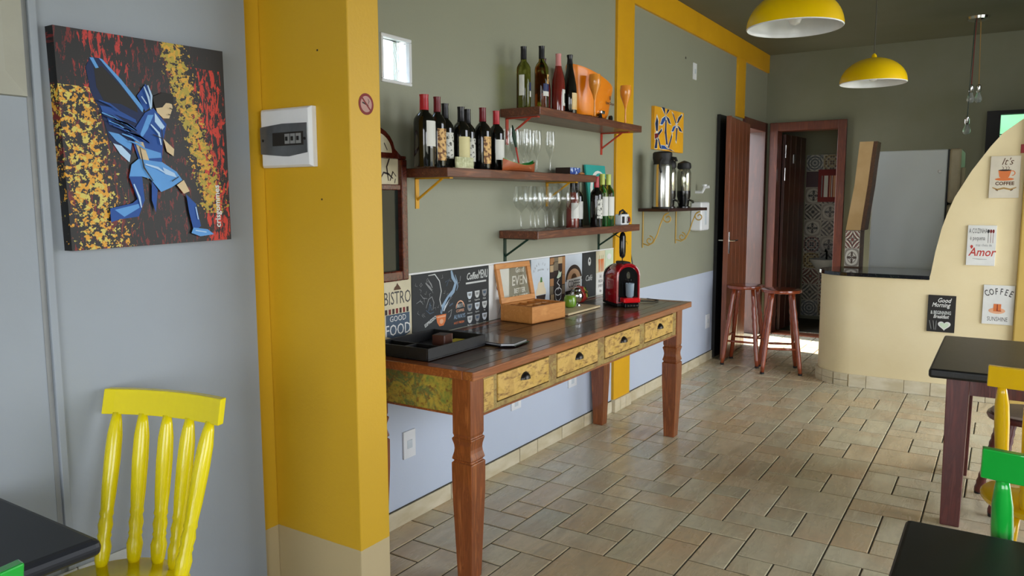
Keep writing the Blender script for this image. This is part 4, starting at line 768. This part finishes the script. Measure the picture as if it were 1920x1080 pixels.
for q, hh, yy in (('Good', .03, .235), ('EVEN', .055, .165), ('BETTER', .028, .12), ('COFFEE', .04, .07), ('today', .025, .03)): text(q, hh, .105, yy, t_, M['p_white'], e, sx=.9, bold=.0008)
e, w_, h_, t_ = board('cupcake_sign', 'white sign with a cupcake drawing behind the bamboo box', 3.762, 3.976, M['p_lightgrey'])
poly([(.055, .08), (.165, .08), (.155, .045), (.13, .035), (.09, .035), (.065, .045)], t_, M['p_dkbrown'], e, 'cupcake_base'); poly([(.05, .082), (.17, .082), (.165, .11), (.15, .125), (.145, .15), (.125, .165), (.11, .175), (.095, .165), (.075, .15), (.07, .125), (.055, .11)], t_, mat('frosting', 'dfcfae', .6), e, 'frosting'); poly([(.1, .155), (.125, .155), (.12, .185), (.105, .185)], t_+.0006, M['p_green'], e, 'leaf')
for k, ch in enumerate('CAKE IS A'): 
    a = R(150-15*k); text(ch, .014, .108+.085*math.cos(a), .185+.075*math.sin(a), t_, M['p_grey'], e, rot=a-R(90))
text('good idea', .013, .108, .225, t_, M['p_grey'], e)
e, w_, h_, t_ = board('coffee_mosaic_sign', 'brown wood patchwork sign with steaming white cup outline', 3.978, 4.167, M['p_dkbrown'])
for k, (a, b_, c_, d_) in enumerate(((0, .05, .25, .29), (.05, .1, .265, .29), (.1, .15, .25, .29), (.15, .187, .18, .29), (.04, .1, .21, .262), (0, .04, .205, .245), (0, .045, .12, .165), (0, .04, .07, .118), (.01, .05, .02, .068), (.15, .187, .12, .178), (.145, .187, .06, .115))): poly([(a, c_), (b_, c_), (b_, d_), (a, d_)], t_, M[['p_wood1', 'p_wood2', 'p_wood3'][k % 3]], e, 'wood_patch')
poly([(.055, .01), (.145, .01), (.15, .19), (.05, .17)], t_+.0006, M['p_black'], e, 'dark_patch'); stroke(ell(.1, .08, .04, .022, 18)+[(.14, .08)], .006, t_+.0012, M['p_chalkline'], e, 'cup_rim'); stroke([(.062, .075), (.07, .035), (.1, .02), (.13, .035), (.138, .075)], .005, t_+.0012, M['p_chalkline'], e, 'cup_outline'); stroke([(.095, .09), (.115, .115), (.085, .135), (.11, .155)], .008, t_+.0012, M['p_white'], e, 'steam'); poly([(.08, .165), (.1, .19), (.105, .21), (.12, .195), (.14, .2), (.13, .17), (.1, .16)], t_+.0012, M['p_mint'], e, 'star')
e, w_, h_, t_ = board('fresh_coffee_sign', 'white sign with brown bean sack arch and coffee lettering', 4.169, 4.394, M['p_lightgrey'])
poly(ell(.112, .13, .11, .10, 20, 0, 180), t_, M['p_dkbrown'], e, 'arch'); poly(ell(.112, .13, .09, .075, 20, 0, 180), t_+.0005, mat('toast', 'caa07a', .6), e, 'bread'); poly(ell(.112, .13, .04, .045, 16, 0, 180), t_+.001, M['p_brown'], e, 'inner_arch'); poly([(.01, .07), (.2, .085), (.215, .15), (.015, .14)], t_+.0015, M['p_white'], e, 'banner'); text('COFFEE', .045, .112, .09, t_+.002, M['p_text'], e, sx=.72, bold=.001)
poly([(0, 0), (.223, 0), (.223, .07), (0, .07)], t_, M['p_black'], e, 'dark_band'); text('fresh brew', .03, .112, .03, t_+.0006, M['p_white'], e, shear=.2, sx=.8)
e, w_, h_, t_ = board('black_cafe_sign', 'plain black sign with small white portrait oval and café lettering', 4.396, 4.592, M['p_chalk']); poly(ell(.1, .235, .02, .028, 16), t_, M['p_chalkline'], e, 'oval'); poly(ell(.1, .24, .009, .01, 10), t_+.0006, M['p_black'], e, 'oval_center'); text('Café', .038, .09, .11, t_, L, e, shear=.3)
e, w_, h_, t_ = board('carrot_sign', 'cream and white sign with carrots beside the coffee machine', 4.594, 4.73, M['p_cream']); poly([(.0, 0), (.134, 0), (.134, .15), (0, .15)], t_, M['p_white'], e, 'white_half')
for x in (.045, .075, .1): poly([(x-.012, .24), (x+.012, .24), (x+.006, .155), (x-.004, .155)], t_+.0005, M['p_orange'], e, 'carrot'); stroke([(x, .24), (x+.005, .265)], .008, t_, M['p_green'], e, 'carrot_top')
for k in range(4): text(['365', 'FRESH', 'EVERY', 'day'][k], .02, .067, .115-.032*k, t_+.0006, M['p_text'], e, sx=.9)
e, w_, h_, t_ = board('pale_sign', 'pale mottled sign half hidden behind the red coffee machine', 4.732, 4.862, M['p_mint']); poly(ell(.06, .25, .035, .02, 14), t_, M['p_white'], e, 'oval')
tag(Box('trim_7', 2.36, 4.862, 2.283, 2.29, 1.158, 1.166, M['white_matte']), 'thin pale edge strip on top of the signs behind the table', 'trim', kind='structure')
# ---------------------------------------------------------------- signs on the arch wall
def asign(name, label, y0, y1, z0, z1, mt):
    e = empty(name, label=label, cat='sign', group=None); frame(e, (6.568, y0, z0), (0, -1, 0)); Box('board', 0, y0-y1, 0, z1-z0, 0, .012, mt, e, bevel=.001, seg=1); return e, y0-y1, .0122
e, w_, t_ = asign('its_coffee_sign', "cream It's Coffee sign with orange cup, highest on the cream wall", .124, -.058, 1.501, 1.798, mat('sign_cream', 'd9d0bc', .6))
text("It's", .05, .1, .235, t_, M['p_brown'], e, shear=.35, sx=.9); poly([(.05, .195), (.13, .195), (.118, .15), (.1, .132), (.078, .132), (.058, .15)], t_, M['p_orange'], e, 'cup'); poly(ell(.09, .196, .04, .006, 14), t_+.0006, M['p_dkbrown'], e, 'coffee'); stroke(ell(.135, .175, .016, .016, 10, -100, 110), .006, t_, M['p_orange'], e, 'cup_handle'); poly(ell(.09, .133, .058, .011, 18), t_-.0001, M['p_orange'], e, 'saucer')
for x in (.075, .095, .11): stroke([(x, .2), (x+.006, .212), (x-.004, .225)], .004, t_, M['p_brown'], e, 'steam')
text('COFFEE', .024, .093, .092, t_, M['p_brown'], e, bold=.0012); stroke([(.02, .075), (.05, .06), (.09, .07), (.13, .06), (.165, .075)], .012, t_, M['p_gold'], e, 'ribbon'); stroke([(.04, .06), (.055, .052)], .012, t_+.0005, M['p_brown'], e, 'ribbon_fold'); stroke([(.13, .052), (.145, .06)], .012, t_+.0005, M['p_brown'], e, 'ribbon_fold')
e, w_, t_ = asign('amor_sign', 'white A Cozinha é pequena sign with red Amor lettering', .238, .058, 1.012, 1.304, M['p_white'])
text('A COZINHA', .036, .066, .235, t_, M['p_text'], e, sx=.42); text('é pequena', .032, .064, .185, t_, M['p_text'], e, sx=.52); text('mas cheia de', .02, .105, .14, t_, M['p_grey'], e, sx=.7); text('Amor', .062, .095, .07, t_, M['p_red'], e, shear=.25, sx=.8, bold=.001)
for k, (x, mm) in enumerate(((.13, 'p_black'), (.145, 'p_darkred'), (.16, 'p_darkred'))): stroke([(x, .165), (x, .26)], .005, t_, M[mm], e, 'utensil'); poly(ell(x, .25, .007, .014, 10), t_+.0003, M[mm], e, 'utensil_head')
stroke([(.04, .05), (.08, .046), (.13, .046)], .003, t_, M['p_text'], e, 'underline'); poly([(.02, .14), (.03, .15), (.04, .14), (.035, .125), (.028, .12)], t_, M['p_red'], e, 'heart')
e, w_, t_ = asign('good_morning_sign', 'black Good Morning breakfast sign with white heart', .467, .284, .499, .776, M['p_dkbrown'])
poly([(0, 0), (.18, 0), (.18, .275), (0, .275)], t_, M['p_black'], e, 'dark_face', .0002)
text('Good', .034, .105, .225, t_+.0004, M['p_white'], e, shear=.3, sx=.8, bold=.0008); text('Morning', .034, .085, .19, t_+.0004, M['p_white'], e, shear=.3, sx=.75, bold=.0008); text('& BEGINNING', .026, .088, .135, t_+.0004, M['p_chalkline'], e, sx=.6, bold=.001); text('Breakfast', .028, .09, .105, t_+.0004, M['p_white'], e, shear=.3, sx=.7, bold=.0008)
hp = [(.115+.042*(16*math.sin(a)**3)/16, .052+.038*(13*math.cos(a)-5*math.cos(2*a)-2*math.cos(3*a)-math.cos(4*a))/16) for a in [R(k*12) for k in range(30)]]; poly(hp, t_+.0004, M['p_white'], e, 'heart'); poly([(.115+(x-.115)*.72, .052+(y-.052)*.72) for x, y in hp], t_+.001, M['p_mint'], e, 'heart_center')
for q in ([(.03, .02), (.015, .085)], [(.05, .015), (.04, .085)], [(.06, .015), (.062, .085)]): stroke(q, .008, t_+.0004, M['p_grey'], e, 'utensil')
e, w_, t_ = asign('coffee_sunshine_sign', 'white Coffee Sunshine sign with orange cup, lowest on the right', .115, -.077, .587, .873, M['p_white'])
for k, ch in enumerate('COFFEE'):
    a = R(112.5-9*k); text(ch, .046, .096+.175*math.cos(a), .045+.175*math.sin(a), t_, M['p_text'], e, rot=a-R(90), sx=.6, bold=.001)
text('SUNSHINE', .032, .096, .025, t_, M['p_text'], e, sx=.62); poly(ell(.09, .10, .052, .022, 20), t_, M['p_orange2'], e, 'saucer'); poly([(.068, .095), (.115, .095), (.115, .15), (.068, .15)], t_+.0006, M['p_orange'], e, 'cup'); stroke([(.092, .148), (.092, .1), (.118, .1)], .007, t_+.0012, M['p_darkred'], e, 'cup_shadow_line')
tag(Box('wall_plaque', 6.45, 6.462, -.075, -.05, 1.81, 1.87, M['p_darkred'], bevel=.002), 'tiny dark red plaque at right frame edge on the ochre pilaster', 'plaque')
# ---------------------------------------------------------------- things on the console table
TZ = .861
e = empty('tea_box', (3.355, 2.03, TZ), math.atan2(-.03, .3), 'bamboo tea box with open glass lid and eight compartments', 'box')
bx0, bx1, by0, by1, bh = 0, .30, 0, .21, .088
m = MB().box(bx0, bx1, by0, by0+.012, 0, bh).box(bx0, bx1, by1-.012, by1, 0, bh).box(bx0, bx0+.012, by0+.012, by1-.012, 0, bh).box(bx1-.012, bx1, by0+.012, by1-.012, 0, bh).box(bx0, bx1, by0, by1, 0, .008)
m.build('box_body', M['bamboo'], e, bevel=.002)
for k in range(1, 4): Box('divider', bx0+.075*k-.003, bx0+.075*k+.003, by0+.012, by1-.012, .008, bh-.006, M['bamboo'], e)
Box('divider', bx0+.012, bx1-.012, .102, .108, .008, bh-.006, M['bamboo'], e)
lid = empty('lid', (0, by1-.002, bh)); lid.parent = e; lid.rotation_euler = (R(72), 0, 0)
lid.rotation_euler = (R(78), 0, 0)
for a in ((0, .3, 0, .03), (0, .3, .185, .215), (0, .03, .03, .185), (.27, .3, .03, .185)): Box('lid_frame', a[0], a[1], a[2], a[3], -.008, .008, M['bamboo'], lid, bevel=.002)
Box('lid_glass', .03, .27, .03, .185, -.001, .001, M['glass'], lid)
e = empty('cutting_board', (3.92, 2.12, TZ), label='small pale wooden board under the glass jar and ornament fruits', cat='board'); Box('board', -.21, .19, -.11, .09, 0, .012, mat('pale_wood', 'd8c49c', .5, c2='cbb488', stretch=(2, 12, 1)), e, bevel=.003)
e = empty('green_pot', (3.93, 2.12, TZ+.012), label='small green apple shaped pot on the pale board', cat='pot'); MB().lathe([(.02, 0), (.034, .01), (.038, .035), (.034, .062), (.028, .072), (.02, .07)], 20).build('pot_body', mat('lime_ceramic', '7fa32a', .25, c2='4f7d22', sc=3, coat=.5), e, True)
e = empty('silver_jar', (4.03, 2.13, TZ+.012), label='round silver lidded jar between green pot and red fruit ornament', cat='jar'); MB().lathe([(.028, 0), (.026, .008), (.012, .014), (.03, .03), (.042, .055), (.036, .08), (.026, .088)], 20).build('jar_body', M['chrome'], e, True); MB().lathe([(.03, .088), (.031, .098), (.018, .106), (.006, .11)], 20).build('jar_lid', M['chrome'], e, True)
e = empty('red_fruit_ornament', (4.215, 2.185, TZ+.004), label='red fruit shaped ceramic ornament with green leaf star beside the coffee machine', cat='ornament'); e.rotation_euler = (R(70), 0, R(15))
MB().lathe([(.005, -.045), (.035, -.04), (.053, -.015), (.055, .01), (.04, .036), (.012, .045)], 24, (0, .055, 0)).build('fruit_body', mat('red_ceramic', 'd94a42', .25, c2='c23a36', coat=.5), e, True)
for k in range(6):
    a = k*60; c_, s_ = math.cos(R(a)), math.sin(R(a)); MB().prism([(0*c_, .055), (.012*c_-.008*s_, .055+.012*s_+.008*c_), (.036*c_, .055+.036*s_), (.012*c_+.008*s_, .055+.012*s_-.008*c_)], 2, .04, .047).build('leaf', M['p_green'] if k % 2 else M['cap_y'], e)
# coffee machine
e = empty('coffee_machine', (4.29, 1.955, TZ), R(-132), 'glossy red capsule coffee machine with black arched front', 'coffee machine')
e.scale = (.9, .9, .93)
red = mat('red_gloss', 'a50d1c', .1, c2='970a18', coat=.8, sc=1)
def archy(w_, h_, n=10): return [(w_, 0)]+[(w_*math.cos(R(a)), h_-w_*.95+w_*.95*math.sin(R(a))) for a in range(0, 181, 15)]+[(-w_, 0)]
side = [(-.17, .0), (-.175, .10), (-.165, .19), (-.13, .245), (-.06, .268), (.02, .268), (.07, .262)]
rg = []
for x, w_, h_ in ((-.175, .05, .15), (-.165, .072, .2), (-.12, .083, .255), (-.05, .088, .275), (.05, .088, .28), (.09, .085, .272), (.098, .078, .262)): rg.append([(x, y, z+.022) for y, z in archy(w_, h_-.022)])
MB().rings(rg).build('red_shell', red, e, True, ang=50)
rg = [[(x, y, z+.022) for y, z in archy(w_, h_-.022)] for x, w_, h_ in ((-.178, .045, .13), (-.17, .066, .18), (-.125, .0865, .262), (-.09, .089, .268))]
MB().rings(rg).build('black_rear', M['black_gloss'], e, True, ang=50)
fr = [(y, z+.03) for y, z in archy(.068, .225)]
MB().prism(fr, 0, .09, .1005).build('black_front', M['black_gloss'], e); MB().box(-.16, .1, -.075, .075, .0, .022).build('black_base', M['black'], e, bevel=.004)
m = MB().prism([(y, z+.028) for y, z in archy(.084, .243)], 0, .098, .104); Box('top_lever', -.05, .075, -.03, .03, .268, .286, M['black'], e, bevel=.008)
MB().tube([(.1, y, z) for y, z in [(p[0]*1.0, p[1]+.022) for p in archy(.078, .25)]], .007, 8).build('red_rim', red, e, True)
MB().box(.1, .17, -.06, .06, .03, .062).build('drip_tray', mat('bright_red_gloss', 'd8141c', .15, coat=.6), e, bevel=.008, seg=3); MB().box(.1, .168, -.05, .05, .0, .028).build('drip_base', M['black_gloss'], e, bevel=.004)
for k in range(4): Box('base_dot', .168, .17, -.03+.02*k, -.018+.02*k, .008, .018, M['chrome'], e)
MB().lathe([(.018, 0), (.026, .01), (.03, .09), (.028, .09), (.023, .012)], 20, (.128, 0, .063)).build('glass_cup', mat('frosted_cup', '8fa0ac', .2, coat=.3), e, True)
MB().rings([[(.1008+k, .012*math.cos(R(a)), .2+.024*math.sin(R(a))) for a in range(0, 360, 20)] for k in (0, .002)]).build('button_plate', M['chrome'], e); MB().box(.1, .125, -.012, .012, .165, .18).build('nozzle', M['black_gloss'], e, bevel=.003)
for z in (.195, .2, .205, .21): Box('button_mark', .1028, .1034, -.006, .006, z, z+.002, M['black'], e)
MB().tube([(-.12, .05, .03), (-.1, .16, .006), (-.04, .25, .005), (-.1, .32, .005), (-.2, .28, .005)], .003, 6).build('power_cord', M['black'], e, True)
# black tray organiser
e = empty('black_tray', (2.35, 1.905, TZ), label='black compartment tray on the near end of the console table', cat='tray')
tx, ty, th = .40, .29, .05
bk = mat('black_leatherette', '151516', .4, c2='1b1b1d', sc=40)
MB().box(0, tx, 0, ty, 0, .006).box(0, tx, 0, .008, .006, th).box(0, tx, ty-.008, ty, .006, th).box(0, .008, .008, ty-.008, .006, th).box(tx-.008, tx, .008, ty-.008, .006, th).build('tray_body', bk, e, bevel=.0015)
for a in ((.10, .106, .008, ty-.008), (.008, .1, .14, .146)): Box('divider', a[0], a[1], a[2], a[3], .006, th-.006, bk, e)
tag(Box('white_token', 2.385, 2.405, 2.095, 2.115, TZ+.006, TZ+.016, M['white'], bevel=.003), 'tiny white piece in the corner of the black tray', 'token')
e = empty('card_holder', (2.55, 1.99, TZ+.0065), R(10), 'small dark brown leather holder standing in the black tray', 'holder'); Box('holder_body', -.035, .035, -.03, .03, 0, .068, mat('brown_leather', '3c2019', .4, c2='4a2a20'), e, bevel=.004); Box('holder_edge', .0352, .038, -.03, .03, .002, .066, mat('pale_leather_edge', '8a6a5c', .5), e)
tag(Box('brown_wallet', 2.475, 2.51, 2.02, 2.16, TZ+.0065, TZ+.03, mat('wallet_leather', '5b2f24', .35, c2='7a4a3c'), bevel=.004), 'reddish brown leather case lying in the black tray', 'case')
o = tag(Box('sticky_notes', -.045, .045, -.04, .04, 0, .02, mat('yellow_paper', 'd6c43a', .7)), 'yellow paper pad in the black tray', 'notepad'); o.location = (2.67, 1.99, TZ+.0065); o.rotation_euler = (0, 0, R(12))
# open menu folder lying on the tray edge
e = empty('menu_folder', (2.93, 2.235, TZ+.0), R(-93), 'thin black menu folder with silver page edge lying beside the tray', 'folder')
MB().prism([(0, -.13), (.42, -.16), (.47, -.12), (.45, .02), (.02, .03)], 2, 0, .006).build('cover', M['black_gloss'], e, bevel=.002); MB().prism([(.01, -.125), (.415, -.15), (.46, -.115), (.44, .01), (.03, .02)], 2, .006, .012).build('pages', mat('silver_page_edge', 'b9b9b9', .3, metal=.4), e); MB().prism([(0, -.128), (.41, -.155), (.455, -.118), (.44, .018), (.02, .028)], 2, .012, .015).build('top_cover', mat('dark_cover', '2b2625', .3, coat=.4), e)
# ---------------------------------------------------------------- bathroom fixtures
e = empty('wash_basin', (9.90, 1.84, .72), label='small wall hung washbasin seen in the dark bathroom', cat='washbasin')
bas = mat('grey_ceramic', 'b9bfbf', .2, coat=.3); MB().lathe([(.03, -.12), (.06, -.1), (.12, -.04), (.165, .02), (.175, .05), (.168, .055), (.15, .03), (.1, -.02), (.01, -.04)], 28).build('bowl', bas, e, True); MB().lathe([(.04, -.2), (.05, -.1)], 14, (.09, 0, 0)).build('drain_cover', bas, e, True); MB().tube([(.12, 0, .04), (.12, 0, .14), (.05, 0, .16), (.03, 0, .14)], .011, 8).build('faucet', M['black_gloss'], e, True)
e = empty('framed_picture', label='dark red framed picture with pale and orange stripes in the bathroom', cat='picture'); frame(e, (10.088, 1.985, 1.46), (0, -1, 0)); Box('frame_board', 0, .33, 0, .395, 0, .02, M['p_darkred'], e, bevel=.003)
for x, ww, mm in ((.04, .012, 'p_grey'), (.07, .045, 'p_white'), (.135, .01, 'p_orange2'), (.155, .01, 'p_white'), (.175, .1, 'p_orange2')): poly([(x, .06), (x+ww, .06), (x+ww, .32), (x, .32)], .0202, M[mm], e, 'stripe')
e = empty('waste_bin', (9.75, 1.62, -.1), label='dark bin on the bathroom floor beside the washbasin', cat='bin'); MB().lathe([(.11, .1), (.13, .45), (.135, .46), (.1, .5), (.02, .52)], 20).build('bin_body', M['black'], e, True)
# ---------------------------------------------------------------- lamps
def pendant(x, y, z, lb):
    e = empty('pendant_lamp', (x, y, z), label=lb, cat='lamp', group='yellow dome pendant lamps')
    po = [(.2*math.cos(R(a)), .158*math.sin(R(a))) for a in range(0, 85, 6)]+[(.012, .158)]; pi_ = [(r-.004, h_-.003) for r, h_ in po]
    MB().lathe(po, 40, cap0=False).build('shade', M['shade'], e, True, ang=60); MB().lathe([(.2, 0), (.197, -.004), (.194, 0)]+[(max(r-.004, .01), max(h_-.004, 0)) for r, h_ in po[1:]], 40, cap0=False, cap1=True).build('shade_lining', M['shade_in'], e, True, ang=60)
    MB().lathe([(.018, .156), (.014, .175), (.004, .185)], 14).build('cap', M['shade'], e, True); MB().tube([(0, 0, .18), (0, 0, 3.04-z)], .0035, 6).build('cord', mat('dark_cord', '4c4a40', .7), e)
    MB().lathe([(.05, 3.02-z), (.05, 3.043-z)], 20).build('canopy', M['ceil'], e); MB().lathe([(.014, .12), (.015, .09), (.03, .06), (.032, .04), (.022, .018), (.005, .01)], 16).build('bulb', mat('milky_bulb', 'eeeeee', .2), e, True)
pendant(3.55, .823, 2.235, 'nearer yellow dome pendant lamp cut by the top frame edge'); pendant(5.5, .776, 2.235, 'farther yellow dome pendant lamp before the dark back wall')
e = empty('cable_pendant', (7.9, .31, 0), label='chrome ceiling plate with three bare bulbs hanging on cords', cat='lamp')
MB().lathe([(.02, 3.0), (.08, 3.022), (.085, 3.044)], 28).build('ceiling_plate', M['chrome'], e, True)
for dx, dy, zb, cm in ((-.02, .035, 2.09, 'iron_g'), (.0, .02, 2.36, 'p_darkred'), (.02, -.035, 2.36, 'p_gold')):
    MB().tube([(dx*.6, dy*.6, 3.01), (dx, dy, zb+.11)], .004, 6).build('cord', M[cm], e); sk = MB().lathe([(.006, zb+.12), (.018, zb+.11), (.02, zb+.06), (.015, zb+.05)], 14, (dx, dy, 0)).build('socket', M['chrome'], e, True)
    MB().lathe([(.013, zb+.055), (.016, zb+.035), (.03, zb+.005), (.031, zb-.015), (.02, zb-.035), (.002, zb-.042)], 16, (dx, dy, 0)).build('bulb', mat('clear_bulb', 'c9cdc8', .08, trans=.5, coat=.4), sk, True)
# ---------------------------------------------------------------- chairs
def turned(p0, p1, prof, mt, name, par, seg=24):
    p0, p1 = Vector(p0), Vector(p1); d = (p1-p0); L = d.length; q = d.to_track_quat('Z', 'Y'); me = MB().lathe([(r, t_*L) for t_, r in prof], seg).mesh(name, True)
    me.transform(Matrix.Translation(p0) @ q.to_matrix().to_4x4()); return obj(name, me, mt, par)
SPIN = [(0, .014), (.04, .019), (.13, .0225), (.18, .017), (.2, .0195), (.22, .017), (.27, .0205), (.32, .0165), (.34, .0195), (.37, .0175), (.48, .0205), (.7, .0225), (.85, .021), (.94, .016), (1, .0115)]
LEGP = [(0, .014), (.1, .018), (.3, .021), (.36, .016), (.4, .02), (.44, .016), (.5, .021), (.56, .016), (.62, .021), (.8, .019), (1, .015)]
def chair(mt, x, y, rz, label, rail_z=.885):
    e = empty('spindle_chair', (x, y, 0), rz, label, 'chair')   # backrest towards +x
    MB().lathe([(.17, .425), (.195, .432), (.205, .445), (.205, .455), (.195, .463), (.02, .46)], 36, sq=.98).build('seat', mt, e, True, ang=50)
    n = 5; by = [-.138, -.072, 0, .072, .138]; ty = [-.165, -.083, 0, .083, .165]
    for a, b_ in zip(by, ty):
        xa = math.sqrt(.175**2-a*a)-.0; xb = .245-.35*b_*b_*2.0
        turned((xa, a, .458), (xb, b_, rail_z+.004), SPIN, mt, 'spindle', e)
    def rl(y_, x_): return x_
    rg = []
    for i in range(13):
        yy = -.207+.414*i/12; xx = .248-.7*yy*yy; tl = .018
        rg.append([(xx-.012, yy, rail_z), (xx+.012, yy, rail_z), (xx+.012+tl, yy, rail_z+.072), (xx-.012+tl, yy, rail_z+.072)])
    MB().rings(rg).build('top_rail', mt, e, bevel=.003)
    ft = []
    for a in (45, 135, 225, 315):
        c_, s_ = math.cos(R(a)), math.sin(R(a)); t_, b_ = (c_*.13, s_*.13, .43), (c_*.21, s_*.21, 0); turned(b_, t_, LEGP, mt, 'leg', e); ft.append([(b_[k]+(t_[k]-b_[k])*.42) for k in range(3)])
    for i in range(4): turned(ft[i], ft[(i+1) % 4], [(0, .008), (.5, .013), (1, .008)], mt, 'stretcher', e, 10)
    return e
chair(M['chair_y'], 1.06, 1.965, R(14.8), 'bright yellow spindle back chair against the grey wall, beside the black table', rail_z=.875)
chair(M['chair_ry'], 3.17, -.175, R(180+2), 'golden yellow spindle chair at the right frame edge before the far black table')
chair(M['chair_g'], 2.185, -.178, R(180+3), 'green spindle chair at the right frame edge behind the near black table')
chair(M['chair_g'], .35, 1.485, R(-95), 'green spindle chair barely showing at the lower left corner')
# ---------------------------------------------------------------- cafe tables
def cafe(x0, x1, y0, y1, h, label, topm, legm, inset=.09, lh=.04, bev=.012):
    e = empty('cafe_table', (x0, y0, 0), label=label, cat='table', group=None); w_, d_ = x1-x0, y1-y0
    Box('tabletop', 0, w_, 0, d_, h-.042, h, topm, e, bevel=bev, seg=3)
    for lx in (inset, w_-inset):
        for ly in (inset, d_-inset): MB().rings([[(lx-q, ly-q, z), (lx+q, ly-q, z), (lx+q, ly+q, z), (lx-q, ly+q, z)] for q, z in ((lh*.85, 0), (lh, h-.042))]).build('leg', legm, e, bevel=.003)
    for a in ((inset+lh, w_-inset-lh, inset-lh+.01, inset-lh+.03), (inset+lh, w_-inset-lh, d_-inset+lh-.03, d_-inset+lh-.01), (inset-lh+.01, inset-lh+.03, inset+lh, d_-inset-lh), (w_-inset+lh-.03, w_-inset+lh-.01, inset+lh, d_-inset-lh)): Box('apron', a[0], a[1], a[2], a[3], h-.12, h-.042, legm, e)
    return e
cafe(3.87, 4.88, -.75, .258, .74, 'black topped table with dark red legs at the right, before the cream wall', M['black_top'], M['red_leg'], inset=.115, lh=.046)
cafe(.65, 1.93, -.62, .157, .765, 'nearest black topped table at the lower right corner', mat('black_laminate', '121314', .5, c2='191a1b'), M['red_leg'])
cafe(-.15, .905, 1.685, 2.2, .74, 'dark grey padded table at the lower left beside the grey wall', mat('slate_vinyl', '23252b', .45, c2='1b1d22', sc=2), mat('red_brown_leg', '7a3a26', .4), inset=.14, bev=.018)
# ---------------------------------------------------------------- stools
def stool(x, y, h, rz, label, mt, r=.17, spread=.05, twist=False, group=None):
    e = empty('round_stool', (x, y, 0), rz, label, 'stool', group)
    MB().lathe([(r*.85, h-.032), (r*.97, h-.028), (r, h-.016), (r*.98, h-.004), (r*.9, h), (.01, h-.003)], 36).build('seat', mt, e, True, ang=50); ft = []
    pr = [(0, .0155), (.08, .018), (.25, .02), (.45, .0195), (.52, .022), (.6, .018), (.64, .023), (.68, .017), (.74, .022), (.79, .016), (.9, .018), (1, .015)] if not twist else [(i/24, .019+.003*(i % 2)) for i in range(25)]
    for a in (45, 135, 225, 315):
        c_, s_ = math.cos(R(a)), math.sin(R(a)); t_, b_ = (c_*r*.68, s_*r*.68, h-.025), (c_*(r+spread), s_*(r+spread), .012); lg_ = turned(b_, t_, pr, mt, 'leg', e); ft.append([(t_, b_)])
        q = MB().lathe([(.017, 0), (.018, .016)], 12, (b_[0], b_[1], 0)).build('rubber_foot', M['black'], lg_)
    for i in range(4):
        f_ = .30 if i % 2 else .36; t0, b0 = ft[i][0]; t1, b1 = ft[(i+1) % 4][0]; turned([b0[k]+(t0[k]-b0[k])*f_ for k in range(3)], [b1[k]+(t1[k]-b1[k])*f_ for k in range(3)], [(0, .008), (.5, .011), (1, .008)], mt, 'stretcher', e, 10)
G = 'varnished bar stools by the doors'
stool(7.0, 1.965, .725, R(2), 'left varnished wooden bar stool, in front of the open door leaf', M['stool'], group=G); stool(6.84, 1.61, .725, R(20), 'right varnished wooden bar stool, next to the curved counter', M['stool'], group=G)
stool(4.36, -.14, .47, R(12), 'low red stool with a pale seat under the right table', M['red_leg'], twist=True)
tag(MB().lathe([(.15, .4705), (.155, .476), (.15, .482), (.01, .484)], 30, (4.36, -.14, 0)).build('seat_pad', mat('pale_pad', 'c9b7a8', .4, c2='bba697'), smooth=True), 'pale round pad on the low red stool', 'cushion')
# ---------------------------------------------------------------- greenery outside the back window
rr = random.Random(11)
e = empty('garden_hedge', (10.8, -.4, 1.0), label='sunlit green foliage outside the small back window', cat='hedge')
m = MB()
for k in range(2600):
    c_ = Vector((rr.gauss(0, .12), rr.uniform(-1.8, 1.2), rr.uniform(-1.1, 2.1))); a = rr.uniform(0, 6.28); u = Vector((math.cos(a), math.sin(a), rr.uniform(-.6, .6)))*.07; v = Vector((-math.sin(a), math.cos(a), rr.uniform(-1, 1)))*.035
    m.add([c_-u, c_+v, c_+u, c_-v], [(0, 1, 2, 3)])
tag(m.build('leaves', mat('leaf_green', '9ccf86', .5, c2='c8e8b4', sc=9), e), kind='stuff')
MB().lathe([(.9, -1.1), (1.5, -.9), (1.6, .5), (1.5, 1.7), (1.0, 2.1), (.1, 2.25)], 20, (.12, 0, 0)).build('inner_foliage', mat('inner_leaf_green', 'a6d4a0', .8, c2='d2ecca', sc=8), e).scale = (.12, 1, 1)
